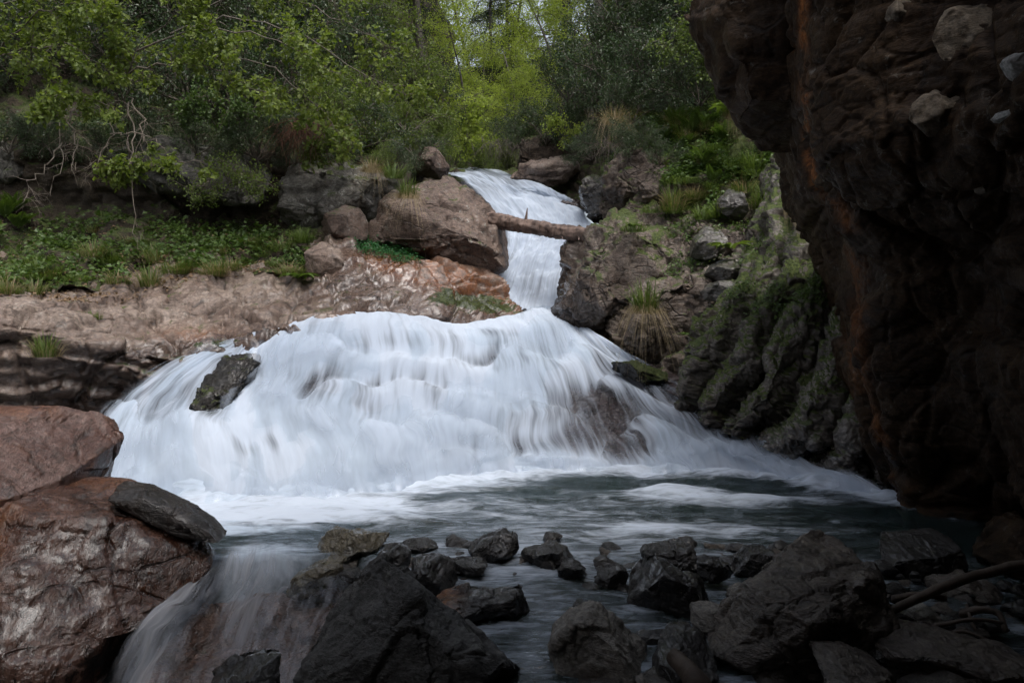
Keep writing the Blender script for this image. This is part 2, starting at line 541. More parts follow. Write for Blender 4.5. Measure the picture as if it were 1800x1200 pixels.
def moss_f(V, N):
    q = pix(V)
    return np.clip(blob(q, 830, 530, 70, 18, 10) + 0.45 * blob(q, 250, 660, 130, 40, 0) + 0.35 * blob(q, 380, 605, 70, 10, -8), 0, 1)
slabV, me = rock_sheet('slab_bank', G, M['slab'], 0.15, 1.1, 21, dict(stain=stain_f, wet=wet_f, moss=moss_f), keep=lambda V: V[..., 0] < 0.12 - 0.6 * (V[..., 1] - 12.3),
                       strata=(0.42, -0.32, 1), sfreq=5.0, samp=0.5, crack=0.9, fine=0.10, fb=0.4, micro=0.45, warp=0.12)
# the slab ends at the chute
slab = tag(link('slab_bank', me), kind='structure')

# ------------------------------------------------------------------ left hillside behind the slab
hx = [-500, -200, 60, 260, 440, 600, 720, 800]
hrows = [
    [(hx[k], [520, 520, 522, 512, 500, 470, 470, 470][k], [10.0, 10.2, 10.5, 10.9, 11.6, 12.2, 13.2, 14.5][k]) for k in range(8)],
    [(hx[k], [440, 440, 435, 430, 430, 420, 420, 420][k], [11.6, 11.8, 12.0, 12.3, 12.7, 13.2, 14.2, 16][k]) for k in range(8)],
    [(hx[k], [370, 370, 370, 375, 390, 390, 390, 400][k], [12.8, 13.0, 13.2, 13.4, 13.8, 14.2, 15.2, 17.5][k]) for k in range(8)],
    [(hx[k], [250, 250, 250, 262, 275, 280, 290, 306][k], [12.9, 13.1, 13.3, 13.6, 14.0, 14.4, 16, 19][k]) for k in range(8)],
    [(hx[k], [120, 130, 140, 160, 180, 200, 250, 290][k], [15, 15, 15.2, 15.4, 16, 17, 19, 23][k]) for k in range(8)],
    [(hx[k], [-150, -150, -130, -90, -30, 30, 110, 190][k], [19, 19, 19, 19, 20, 22, 25, 31][k]) for k in range(8)],
    [(hx[k], [-420, -420, -400, -330, -250, -150, -60, 60][k], [25, 25, 25, 25, 26, 29, 34, 42][k]) for k in range(8)],
]
G = patch(hrows, 240, 240)
hillV, me = rock_sheet('hillside', G, M['soil'], 0.22, 1.1, 31, fb=0.9, fine=0.3, crack=0.4)
tag(link('hillside', me), kind='structure')

# ------------------------------------------------------------------ right bank below the vegetation
rrows = [
    [(975, pz(1.2, 12.6), 12.6), (1060, pz(0.7, 11.6), 11.6), (1150, pz(0.3, 10.6), 10.6), (1230, pz(0, 9.7), 9.7), (1340, pz(-.3, 8.6), 8.6), (1480, pz(-.3, 7.7), 7.7), (1700, pz(-.3, 7.0), 7.0)],
    [(990, 520, 12.7), (1080, 540, 11.7), (1160, 575, 10.7), (1240, 610, 9.7), (1350, 660, 8.7), (1500, 690, 7.8), (1720, 700, 7.1)],
    [(1020, 450, 13.0), (1095, 460, 12.0), (1175, 480, 11.0), (1265, 510, 10.2), (1370, 560, 9.1), (1510, 580, 8.2), (1740, 560, 7.5)],
    [(1050, 400, 13.6), (1110, 400, 12.5), (1195, 410, 11.6), (1290, 420, 10.8), (1390, 440, 9.9), (1520, 440, 9.0), (1750, 400, 8.2)],
    [(1064, 330, 14.6), (1125, 330, 13.3), (1210, 330, 12.5), (1305, 325, 11.7), (1400, 320, 10.8), (1530, 310, 9.9), (1760, 250, 9.0)],
    [(1070, 250, 16.0), (1140, 240, 14.6), (1225, 230, 13.6), (1320, 225, 12.8), (1420, 200, 11.9), (1540, 180, 11.0), (1770, 100, 10)],
    [(1080, 150, 18.0), (1150, 120, 16.5), (1240, 100, 15.4), (1340, 80, 14.6), (1440, 50, 13.6), (1560, 20, 12.6), (1800, -80, 11.5)],
    [(1100, -40, 22.0), (1180, -120, 20.), (1270, -180, 18.5), (1370, -240, 17.6), (1470, -300, 16.6), (1600, -340, 15.6), (1850, -400, 14.)],
]
G = patch(rrows, 260, 300)
def rmoss(V, N):
    q = pix(V)
    return np.clip(0.7 * sstep(420, 300, q[..., 1]) + 0.4 * blob(q, 1300, 560, 120, 120), 0, 1)
def rwet(V, N):
    q = pix(V)
    return np.clip(sstep(-0.2, -1.0, V[..., 2] - 1.1) + 0.8 * blob(q, 1290, 480, 60, 50), 0, 1)
rbankV, me = rock_sheet('right_bank', G, M['bankrock'], 0.24, 0.9, 41, dict(moss=rmoss, wet=rwet), strata=(-0.4, -0.2, 1), sfreq=3.2, samp=0.3, crack=0.8, fb=0.4, micro=0.6, warp=0.1)
tag(link('right_bank', me), kind='structure')

# ------------------------------------------------------------------ ground behind the crest, up the valley
brows = [
    [(560, 330, 17.0), (720, 330, 17.5), (800, 335, 18.5), (900, 345, 18.5), (1000, 360, 17.8), (1100, 380, 16.8), (1300, 400, 16)],
    [(540, 290, 21), (720, 300, 21), (790, 304, 21.5), (880, 306, 21.5), (960, 290, 21), (1080, 240, 19), (1300, 200, 18)],
    [(480, 240, 27), (680, 260, 27), (790, 285, 28), (880, 285, 28), (980, 250, 26), (1120, 160, 23), (1350, 60, 21)],
    [(430, 150, 36), (660, 190, 37), (790, 230, 38), (890, 225, 38), (1010, 170, 35), (1160, 60, 29), (1400, -100, 26)],
    [(380, 40, 48), (650, 90, 50), (790, 120, 52), (900, 115, 52), (1040, 70, 46), (1200, -60, 37), (1450, -280, 33)],
]
G = patch(brows, 150, 130)
backV, me = rock_sheet('valley_floor', G, M['soil'], 0.3, 1.6, 51, fb=0.9, fine=0.3)
tag(link('valley_floor', me), kind='structure')

# ------------------------------------------------------------------ falls: columns of the flow, lip to foot
def ft(px, py):
    return (px, py, HC * F / (py - HOR))
casc = [
    [(490, 588, 9.9), (420, 594, 9.35), (312, 628, 9.0), (186, 704, 8.25), ft(90, 850)],
    [(520, 582, 9.9), (446, 590, 9.35), (360, 640, 8.9), (268, 724, 8.05), ft(255, 862)],
    [(545, 575, 9.9), (470, 586, 9.40), (425, 665, 8.75), (398, 748, 7.85), ft(415, 868)],
    [(600, 558, 10.2), (560, 563, 9.65), (535, 640, 8.85), (522, 738, 7.95), ft(550, 866)],
    [(690, 560, 10.5), (684, 556, 10.1), (680, 640, 8.95), (676, 742, 8.0), ft(690, 850)],
    [(800, 572, 11.3), (798, 576, 10.8), (806, 648, 9.2), (808, 742, 8.1), ft(815, 834)],
    [(885, 556, 12.2), (893, 566, 11.4), (915, 648, 9.5), (935, 744, 8.2), ft(952, 826)],
    [(930, 538, 12.8), (955, 554, 11.9), (1005, 648, 9.8), (1056, 744, 8.3), ft(1090, 824)],
    [(965, 538, 12.8), (1000, 566, 11.9), (1090, 652, 9.9), (1178, 746, 8.3), ft(1230, 826)],
    [(985, 545, 12.6), (1050, 592, 11.2), (1160, 668, 9.6), (1285, 754, 8.15), ft(1375, 836)],
    [(985, 552, 12.6), (1082, 612, 10.8), (1212, 690, 9.2), (1360, 772, 7.75), ft(1600, 872)],
]
C = np.array([[P(*c) for c in col] for col in casc]).transpose(1, 0, 2)       # rows x cols
NU, NV = 520, 300
foot = C[-1].copy()
foot[:, 2] -= 0.25
foot[:, 1] -= 0.15
C = np.concatenate((C, foot[None]), 0)
tv = np.linspace(0, 1, NV)
A = catmull(C, tv)
base = catmull(A.transpose(1, 0, 2), np.linspace(0, 1, NU)).transpose(1, 0, 2)
uu, vv = np.meshgrid(np.linspace(0, 1, NU), tv)
fv = vv * 5.0                                                                # control rows passed: 1 = lip, 4 = foot
nu3 = np.stack((uu * 7, np.zeros_like(uu), vv * 0.8), -1)
s = (1.62 - base[..., 2]) * 2.1 + 1.15 * fbm(nu3 * np.array((0.8, 1, 1.6)), 3, seed=61) + 0.12 * perlin(np.stack((uu * 22, vv * 2, vv * 0), -1), 62)
s_tier = s
frc = s - np.floor(s)
ter = frc - sstep(0.25, 1.0, frc)
lay = _h(np.stack((np.floor(s).astype(np.int64), np.floor(uu * 0).astype(np.int64), np.zeros_like(s, np.int64)), -1), 3)
on = sstep(0.7, 1.4, fv) * sstep(4.15, 3.6, fv)
base = base.copy()
base[..., 2] += on * (ter - 0.16) * 0.27 * (0.2 + 1.2 * np.clip(0.5 + fbm(nu3 * 0.7, 2, seed=64), 0, 1))
Nb = gnorm(base[::-1])[::-1]
def to_up(Nv):
    return np.where((Nv[..., 1:2] * -0.5 + Nv[..., 2:3]) < 0, -Nv, Nv)
Nb = to_up(Nb)
# bedrock under the sheet
rk = rock_push(base.reshape(-1, 3), Nb.reshape(-1, 3), 1.0, 0.7, 65, fb=0.5).reshape(NV, NU)
bedV = base - Nb * (0.16 - 0.13 * np.clip(rk, -0.8, 0.7))[..., None]
q0 = pix(base)
hump = 0.10 * blob(q0, 1085, 760, 90, 45, 30) + 0.10 * blob(q0, 1030, 700, 60, 24, 10) + 0.08 * blob(q0, 870, 805, 70, 20, 0) + 0.08 * blob(q0, 1240, 700, 70, 20, 25)
bedV = bedV + Nb * hump[..., None]
me = mesh('cascade_bed', bedV[::-1, :], gridfaces(NV, NU), M['bed'])
tag(link('cascade_bed', me), kind='structure')

# ------------------------------------------------------------------ white water
def water_mat(name, su, sv, opac=1.0, white=(0.61, 0.68, 0.78), seedoff=0.0, kk=2.3):
    """aerated water: pale foam streaked along the flow (UV: u across, v down the flow), thin where 'dens' is low"""
    t = NT(name)
    uv = t.n('UVMap', {'uv_map': 'UVMap'}).outputs[0]
    uv = t.n('VectorMath', {'operation': 'ADD'}, _0=uv, _1=(seedoff, seedoff * 0.7, 0)).outputs[0]
    s1 = t.noise(t.scaled(uv, (su, sv, 1)), 1.0, 3, 0.6, 0.15)
    s2 = t.noise(t.scaled(uv, (su * 3.2, sv * 1.5, 1)), 1.0, 2, 0.6, 0.1)
    s3 = t.noise(t.scaled(uv, (su * 0.3, sv * 1.6, 1)), 1.0, 2, 0.5, 0.3)
    st = t.math('ADD', t.math('MULTIPLY', s1, 0.46), t.math('MULTIPLY', s2, 0.26))
    st = t.math('ADD', st, t.math('MULTIPLY', s3, 0.40))
    d = t.attr('dens')
    x = t.math('ADD', t.math('MULTIPLY', d, 1.15), t.math('MULTIPLY', t.math('SUBTRACT', st, 0.55), kk))
    al = t.math('MULTIPLY', t.ss(x, 0.02, 1.10), opac)
    col = t.mix(t.ss(st, 0.42, 0.66), tuple(c * 0.86 for c in white), white)
    df = t.n('BsdfDiffuse', None, Color=col, Roughness=1.0)
    tl = t.n('BsdfTranslucent', None, Color=col)
    foam = t.n('MixShader', None, _0=0.25, _1=df, _2=tl)
    gl = t.n('BsdfGlossy', None, Color=(0.9, 0.93, 1.0), Roughness=0.35)
    tr = t.n('BsdfTransparent', None, Color=(0.92, 0.94, 0.95))
    thin = t.n('MixShader', None, _0=t.math('MULTIPLY', t.ss(d, 0.02, 0.3), 0.06), _1=tr, _2=gl)
    sh = t.n('MixShader', None, _0=al, _1=thin, _2=foam)
    t.t.links.new(sh.outputs[0], t.out.inputs['Surface'])
    return t.m
M['water1'] = water_mat('falling_water', 44, 3.4, kk=3.1)
M['water2'] = water_mat('falling_water_veil', 26, 2.4, 0.55, seedoff=3.3, kk=2.0)
M['water3'] = water_mat('upper_water', 16, 2.6, kk=2.0)
M['water4'] = water_mat('outflow_water', 13, 1.5, white=(0.48, 0.50, 0.54), kk=1.9)

dens = 1.07 - 0.29 * sstep(0.50, 0.72, uu) * sstep(1.0, 2.0, fv) - 0.14 * on * sstep(0.40, 0.75, frc) * sstep(1.0, 0.85, frc) * np.clip(0.7 + 1.3 * fbm(nu3 * np.array((2.0, 1, 1)), 3, seed=66), 0, 1.3)
dens -= 0.62 * blob(q0, 1085, 770, 85, 46, 30) + 0.55 * blob(q0, 1040, 700, 85, 32, 12) + 0.6 * blob(q0, 1240, 720, 130, 34, 27)
dens -= 0.55 * blob(q0, 880, 800, 90, 26, 0) + 0.3 * blob(q0, 985, 770, 60, 50) + 0.5 * blob(q0, 1180, 660, 90, 18, 27) + 0.25 * blob(q0, 900, 735, 60, 20) + 0.6 * blob(q0, 1330, 745, 60, 16, 28)
dens -= 0.34 * blob(q0, 740, 600, 120, 18) + 0.55 * blob(q0, 565, 680, 36, 42) + 0.48 * blob(q0, 650, 695, 40, 40) + 0.30 * blob(q0, 880, 585, 60, 10) + 0.4 * blob(q0, 860, 640, 60, 26) + 0.35 * blob(q0, 760, 690, 40, 30) + 0.3 * blob(q0, 470, 790, 60, 20) + 0.45 * blob(q0, 1440, 800, 60, 12, 28)
dens -= 0.60 * blob(q0, 398, 650, 34, 46, 0) + 0.66 * blob(q0, 370, 722, 32, 34, 0)
dens -= 0.50 * blob(q0, 235, 722, 95, 45, -40) + 0.3 * blob(q0, 330, 660, 50, 30, -40)
dens += 0.5 * sstep(3.3, 3.9, fv) * (1 - blob(q0, 1085, 790, 60, 40)) 
edge = sstep(0.0, 0.045, uu + 0.018 * fbm(nu3 * 3, 3, seed=67)) * sstep(1.0, 0.955, uu + 0.02 * fbm(nu3 * 3, 3, seed=68)) * sstep(0.30, 0.95, fv + 0.35 * fbm(nu3 * 2, 3, seed=69))
dens = np.clip(dens, 0, 1.2) * edge
tier = np.floor(s_tier).astype(np.int64)
uvw = np.stack((uu + 2.7 * _h(np.stack((tier, tier * 0, tier * 0), -1), 8) + 0.012 * fbm(np.stack((uu * 8, vv * 6, vv * 0), -1), 3, seed=70), vv + 1.9 * _h(np.stack((tier, tier * 0, tier * 0), -1), 9)), -1)
str1 = fbm(np.stack((uu * 60, vv * 2.2, vv * 0), -1), 3, seed=71)
str2 = fbm(np.stack((uu * 26, vv * 2.4, vv * 0), -1), 3, seed=72)
billow = np.abs(fbm(np.stack((uu * 18, vv * 6.0, vv * 0), -1), 3, seed=73))
lift = 0.03 + 0.018 * str1 + 0.022 * str2 + 0.05 * billow * sstep(1.6, 3.2, fv)
lift -= 0.05 * (blob(q0, 400, 655, 42, 50) + blob(q0, 375, 728, 36, 34))
V1 = base + Nb * (lift * (0.3 + 0.7 * np.clip(dens, 0, 1)))[..., None]
me = mesh('waterfall', V1[::-1, :], gridfaces(NV, NU), M['water1'], uv=uvw[::-1], attrs=dict(dens=dens[::-1]))
tag(link('waterfall', me), kind='structure')
# a looser veil of spray in front of the sheet
V2 = base + Nb * (0.13 + 0.04 * fbm(np.stack((uu * 24, vv * 2.5, vv * 0), -1), 3, seed=75))[..., None]
den2 = np.clip((dens - 0.5) * 1.6, 0, 1) * sstep(1.1, 2.0, fv) * np.clip(0.35 + 1.2 * fbm(np.stack((uu * 14, vv * 5, vv * 0), -1), 3, seed=76), 0, 1)
fc = gridfaces(NV, NU)
fc = fc[(den2[::-1].ravel()[fc].max(1) > 0.08)]
me = mesh('waterfall_veil', V2[::-1, :], fc, M['water2'], uv=uvw[::-1], attrs=dict(dens=den2[::-1] * 0.8))
tag(link('waterfall_veil', me), kind='structure')

# upper fall
upf = [
    [(700, 300, 24), (772, 303, 18.8), (828, 338, 17.2), (876, 388, 15.8), (886, 440, 14.7), (862, 492, 13.8), (838, 548, 12.5)],
    [(760, 300, 24), (832, 309, 18.6), (890, 343, 17.2), (930, 390, 15.8), (925, 440, 14.7), (905, 492, 13.7), (885, 552, 12.4)],
    [(820, 301, 24), (905, 321, 18.2), (952, 348, 17.2), (988, 390, 15.9), (970, 440, 14.7), (950, 490, 13.7), (935, 552, 12.4)],
    [(880, 302, 24), (990, 341, 17.8), (1022, 365, 17.0), (1052, 402, 16.0), (1024, 440, 14.8), (1006, 490, 13.7), (1000, 552, 12.4)],
]
C = np.array([[P(*c) for c in col] for col in upf]).transpose(1, 0, 2)
NU2, NV2 = 200, 260
A = catmull(C, np.linspace(0, 1, NV2))
ub = catmull(A.transpose(1, 0, 2), np.linspace(0, 1, NU2)).transpose(1, 0, 2).copy()
u2, v2 = np.meshgrid(np.linspace(0, 1, NU2), np.linspace(0, 1, NV2))
f2 = v2 * 6
Nu = to_up(gnorm(ub))
bumpy = 0.16 * fbm(np.stack((u2 * 3, v2 * 6, v2 * 0), -1), 4, seed=81) + 0.015 * fbm(np.stack((u2 * 30, v2 * 3, v2 * 0), -1), 3, seed=82)
q2 = pix(ub)
d2 = np.ones_like(u2) - 0.30 * blob(q2, 900, 335, 60, 14, 12) - 0.25 * blob(q2, 890, 455, 14, 30) - 0.40 * sstep(1.6, 1.0, f2) - 0.3 * blob(q2, 945, 500, 40, 22) - 0.22 * blob(q2, 960, 395, 40, 10) - 0.35 * blob(q2, 850, 335, 40, 12, 25)
d2 = np.clip(d2, 0, 1.1) * sstep(0.0, 0.08, u2) * sstep(1.0, 0.90, u2 + 0.04 * fbm(np.stack((u2, v2 * 12, v2 * 0), -1), 3, seed=83))
Vu = ub + Nu * (bumpy + 0.05)[..., None]
me = mesh('upper_waterfall', Vu[::-1], gridfaces(NV2, NU2), M['water3'], uv=np.stack((u2, v2), -1)[::-1], attrs=dict(dens=d2[::-1]))
tag(link('upper_waterfall', me), kind='structure')
rk = rock_push(ub.reshape(-1, 3), Nu.reshape(-1, 3), 1.0, 0.8, 85).reshape(NV2, NU2)
me = mesh('upper_bed', (ub - Nu * (0.20 - 0.08 * np.clip(rk, -1, 1))[..., None])[::-1], gridfaces(NV2, NU2), M['bed'])
tag(link('upper_bed', me), kind='structure')

# ------------------------------------------------------------------ outflow between the red boulder and the dark stones
outc = [
    [(330, 905, 5.5), (362, 970, 4.75), (318, 1040, 4.35), (240, 1110, 4.05), (170, 1230, 3.6)],
    [(400, 905, 5.5), (408, 968, 4.78), (385, 1035, 4.35), (330, 1110, 4.0), (265, 1240, 3.5)],
    [(460, 905, 5.5), (470, 968, 4.78), (455, 1030, 4.3), (415, 1110, 3.95), (370, 1240, 3.45)],
    [(540, 905, 5.5), (545, 975, 4.72), (545, 1030, 4.25), (510, 1110, 3.9), (470, 1240, 3.4)],
    [(640, 905, 5.5), (625, 980, 4.68), (630, 1035, 4.2), (600, 1110, 3.85), (570, 1240, 3.35)],
]
C = np.array([[P(*c) for c in col] for col in outc]).transpose(1, 0, 2)
C[0][:, 2] = -0.03
C[1][:, 2] = np.maximum(C[1][:, 2], 0.0) * 0 + 0.004
NU3, NV3 = 220, 200
A = catmull(C, np.linspace(0, 1, NV3))
ob = catmull(A.transpose(1, 0, 2), np.linspace(0, 1, NU3)).transpose(1, 0, 2).copy()
u3, v3 = np.meshgrid(np.linspace(0, 1, NU3), np.linspace(0, 1, NV3))
No = to_up(gnorm(ob))
wav = 0.07 * fbm(np.stack((u3 * 4, v3 * 3.5, v3 * 0), -1), 3, seed=91) + 0.02 * fbm(np.stack((u3 * 18, v3 * 2, v3 * 0), -1), 3, seed=92)
wav *= sstep(0.18, 0.45, v3)
q3 = pix(ob)
d3 = 0.20 + 0.40 * blob(q3, 275, 1110, 36, 120, 25) + 0.36 * blob(q3, 440, 985, 50, 34, -30) + 0.25 * blob(q3, 300, 1050, 60, 25, -30) + 0.22 * blob(q3, 430, 1100, 36, 70, 10) - 0.18 * blob(q3, 350, 1130, 40, 80, 20)
d3 = np.clip(d3, 0, 1) * sstep(0.12, 0.42, v3) * sstep(0.0, 0.06, u3) * sstep(1.0, 0.85, u3)
me = mesh('outflow', (ob + No * (wav + 0.03)[..., None])[::-1], gridfaces(NV3, NU3), M['water4'], uv=np.stack((u3, v3), -1)[::-1], attrs=dict(dens=d3[::-1]))
tag(link('outflow', me), kind='structure')
rk = rock_push(ob.reshape(-1, 3), No.reshape(-1, 3), 1.0, 0.5, 95, fb=0.6).reshape(NV3, NU3)
M['bedred'] = rock_mat('outflow_bed_rock', (0.085, 0.048, 0.036), (0.14, 0.088, 0.068), (0.05, 0.036, 0.028), moss=0.02, rough=(0.15, 0.4), scale=1.6, bump=0.7)
me = mesh('outflow_bed', (ob - No * (0.22 - 0.07 * np.clip(rk, -1, 0.9) + 0.25 * sstep(0.25, 0.0, v3))[..., None])[::-1], gridfaces(NV3, NU3), M['bedred'])
tag(link('outflow_bed', me), kind='structure')

# ------------------------------------------------------------------ pool
t = NT('pool_water')
co = t.n('TexCoord').outputs['Object']
foam = t.attr('foam')
fl = t.noise(t.scaled(co, (1.1, 3.4, 1)), 2.6, 6, 0.62, 0.9)
fl2 = t.noise(t.scaled(co, (1.6, 5.5, 1)), 7.0, 5, 0.65, 0.5)
fx = t.math('ADD', t.math('MULTIPLY', fl, 0.7), t.math('MULTIPLY', fl2, 0.3))
x = t.math('ADD', t.math('MULTIPLY', foam, 1.2), t.math('MULTIPLY', t.math('SUBTRACT', fx, 0.52), 2.8))
al = t.math('MULTIPLY', t.ss(x, 0.10, 1.35), 0.94)
al = t.math('MULTIPLY', al, t.ss(foam, 0.0, 0.10))
w1 = t.noise(t.scaled(co, (1.0, 2.6, 1)), 3.4, 5, 0.6, 0.7)
w2 = t.noise(t.scaled(co, (1.3, 3.2, 1)), 12.0, 4, 0.6, 0.3)
bh = t.math('ADD', t.math('MULTIPLY', w1, 0.8), t.math('MULTIPLY', w2, 0.25))
bp = t.n('Bump', None, Height=bh, Strength=0.55, Distance=0.10)
gl = t.n('BsdfGlossy', None, Color=(0.92, 0.95, 1.0), Roughness=0.16, Normal=bp)
tr = t.n('BsdfTransparent', None, Color=(0.34, 0.42, 0.38))
body = t.n('BsdfDiffuse', None, Color=(0.046, 0.076, 0.074))
sub = t.n('MixShader', None, _0=0.35, _1=tr, _2=body)
fr = t.n('Fresnel', None, IOR=1.33, Normal=bp)
wat = t.n('MixShader', None, _0=fr.outputs[0], _1=sub, _2=gl)
df = t.n('BsdfDiffuse', None, Color=(0.56, 0.625, 0.72))
sh = t.n('MixShader', None, _0=al, _1=wat, _2=df)
t.t.links.new(sh.outputs[0], t.out.inputs['Surface'])
M['pool'] = t.m

gx, gy = np.meshgrid(np.linspace(-5.2, 6.2, 480), np.linspace(2.3, 8.4, 320))
Gp = np.stack((gx, gy, np.zeros_like(gx)), -1)
qp = pix(Gp)
fp = np.array([pool(*c) for c in ((100, 850), (280, 862), (415, 868), (550, 866), (690, 850), (815, 834), (952, 826), (1090, 824), (1230, 826), (1375, 836), (1600, 872), (1760, 905))])
yf = np.interp(gx, fp[:, 0], fp[:, 1])
dist = yf - gy                                        # metres out from the foot of the falls
reach = np.interp(gx, [-3.2, -2.2, -1.4, -0.6, 0.2, 1.0, 2.0, 3.0], [1.3, 1.35, 1.15, 0.75, 0.36, 0.26, 0.34, 0.5])
nn = fbm(np.stack((gx * 0.9, gy * 2.0, gy * 0), -1), 4, seed=101)
fo = 1.1 * sstep(1.8, 0.05, dist / np.maximum(reach * (1 + 0.7 * nn), 0.05))
W = lambda px, py, rx, ry: np.exp(-(((gx - pool(px, py)[0]) / rx) ** 2 + ((gy - pool(px, py)[1]) / ry) ** 2))
fo += 0.95 * W(1180, 868, 0.5, 0.20) + 0.95 * W(1330, 880, 0.65, 0.16) + 0.5 * W(1140, 930, 0.30, 0.15) + 0.35 * W(1290, 935, 0.3, 0.10)
fo += 0.45 * W(480, 920, 0.5, 0.25) + 0.40 * W(560, 890, 0.7, 0.25) + 0.5 * W(445, 975, 0.22, 0.25) + 0.48 * W(860, 895, 1.5, 0.45) + 0.44 * W(1000, 950, 1.6, 0.35) + 0.30 * W(1250, 925, 1.0, 0.2) + 0.28 * W(1500, 870, 0.5, 0.25)
fo += 0.34 * sstep(5.2, 4.2, gy) + 0.25 * W(880, 1000, 0.9, 0.4)
fo = np.clip(fo, 0, 1.1)
wz = (0.020 + 0.05 * np.exp(-np.maximum(dist, 0) / 0.7)) * fbm(np.stack((gx * 1.3, gy * 3.0, gy * 0), -1), 4, seed=103) + 0.05 * np.clip(fo, 0, 1) * np.abs(nn)
wz += 0.06 * np.exp(-((dist - 0.05) / 0.25) ** 2) * np.abs(fbm(np.stack((gx * 2.2, gy * 3.0, gy * 0), -1), 4, seed=104))
wz += 0.05 * W(1180, 868, 0.5, 0.14) + 0.04 * W(1330, 880, 0.6, 0.12)
Gp[..., 2] = wz - 0.30 * sstep(0.0, -0.5, dist)
drop = inpoly(qp, [(330, 985), (640, 985), (640, 1400), (0, 1400), (0, 1000)])
Gp[..., 2] -= blur(drop.astype(float), 6) * 0.9
me = mesh('pool_water', Gp, gridfaces(*gx.shape), M['pool'], attrs=dict(foam=fo))
tag(link('pool_water', me), kind='structure')

# pool bed and the stony ground the eye stands on
gx, gy = np.meshgrid(np.linspace(-7, 9, 260), np.linspace(-5, 9.5, 240))
z = -0.42 + 0.34 * sstep(4.9, 3.6, gy) + 0.10 * sstep(3.6, 2.6, gy) + 0.10 * sstep(0.4, 2.0, gx) * sstep(5.0, 3.6, gy)
z -= 1.6 * sstep(-0.7, -1.6, gx) * sstep(4.9, 4.2, gy)
Gb = np.stack((gx, gy, z), -1)
h1, c1 = facets(Gb * np.array((1, 1, 0)) / 0.26, 5)
Gb[..., 2] += 0.06 * h1 - 0.05 * (1 - sstep(0, 0.2, c1)) + 0.04 * fbm(Gb / 0.5, 3, seed=9)
M['gravel'] = rock_mat('stony_ground', (0.040, 0.033, 0.027), (0.070, 0.058, 0.047), (0.026, 0.022, 0.018), moss=-0.5, rough=(0.2, 0.55), scale=3.5, bump=0.9)
me = mesh('pool_bed', Gb, gridfaces(*gx.shape), M['gravel'])
tag(link('pool_bed', me), kind='structure')

# ------------------------------------------------------------------ the great overhanging rock on the right
eg = [(1650, 965, 5.6), (1590, 862, 5.85), (1560, 795, 5.85), (1534, 705, 5.8), (1526, 610, 5.7), (1528, 480, 5.6), (1508, 388, 5.45),
      (1450, 305, 5.3), (1440, 220, 5.3), (1424, 140, 5.3), (1420, 0, 5.3), (1404, -120, 5.3), (1330, -260, 5.2)]
rows = []
for k, e in enumerate(eg):
    w = P(*e)
    bulge = [0, 0, 0, 0, 0, .08, .4, .85, .85, .75, .7, .7, .7][k]
    b1 = [1.0, .62, .36, .30, .30, .30, .30, .35, .35, .35, .35, .35, .35][k]
    rows.append([w + (0.9, 3.0, 0), w + (0.30, 0.9, 0), w, w + (b1 - bulge * .3, -0.62, 0), (3.05 - bulge * .6, 4.15, w[2]), (3.3 - bulge * .8, 3.1, w[2]), (3.3 - bulge, 1.4, w[2]), (3.2 - bulge, -1.0, w[2]), (2.2, -4.5, w[2])])
G = wpatch(rows, 380, 300)
def orim(V, N):  # orange rim light along the edge, painted into the rock as stain colour
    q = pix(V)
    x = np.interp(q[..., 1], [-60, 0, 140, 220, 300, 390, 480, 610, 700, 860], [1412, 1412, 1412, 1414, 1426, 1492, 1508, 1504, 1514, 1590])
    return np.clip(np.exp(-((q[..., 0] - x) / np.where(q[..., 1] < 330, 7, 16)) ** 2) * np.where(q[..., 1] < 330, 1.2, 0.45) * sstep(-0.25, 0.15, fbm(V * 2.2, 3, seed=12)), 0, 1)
overV, me = rock_sheet('rock_face', G, M['over'], 0.14, 1.25, 111, dict(stain=orim), strata=(0.15, 0.25, 1), sfreq=1.5, samp=0.40, crack=0.7, fb=0.12, fine=0.06, micro=0.5, warp=0.07)
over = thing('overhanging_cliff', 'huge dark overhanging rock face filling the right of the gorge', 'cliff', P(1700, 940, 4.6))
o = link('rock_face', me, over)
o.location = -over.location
# unseen ceiling over the viewer, added and sized to darken the foreground
rx, ry = np.linspace(-1.6, 4.0, 7), np.linspace(-5, 3.5, 8)
shade_roof = [[(x, y, 3.75 + 0.25 * (x < 0) + 0.12 * math.sin(x * 2 + y)) for x in rx] for y in ry]
G = wpatch(shade_roof, 120, 140)[:, ::-1]
_, me = rock_sheet('shade_roof', G, M['over'], 0.12, 0.8, 113)
o = link('shade_roof', me, over)
o.location = -over.location

# unseen walls left of and behind the viewer, added to block sky light
wl = [[(-6.6 - 0.12 * z, y, z) for y in (-7, -4, -1, 2, 5, 7.6)] for z in (-1, 1, 3, 5, 7, 9.5)]
G = wpatch(wl, 90, 90)[:, ::-1]
_, me = rock_sheet('shade_wall', G, M['bankrock'], 0.35, 1.4, 131)
tag(link('shade_wall', me), kind='structure')
wl = [[(x, -6.0 - 0.1 * z, z) for x in (-8, -5, -2, 1, 4)] for z in (-1, 1, 3, 5, 7, 9.5)]
G = wpatch(wl, 90, 90)[:, ::-1]
_, me = rock_sheet('shade_wall', G, M['bankrock'], 0.35, 1.4, 132)
tag(link('shade_wall', me), kind='structure')

# ------------------------------------------------------------------ single rocks
def at_moss(v):
    return lambda V, N: np.full(len(V), v)
def wet_low(z, s=0.35):
    return lambda V, N: sstep(z + s, z, V[:, 2])

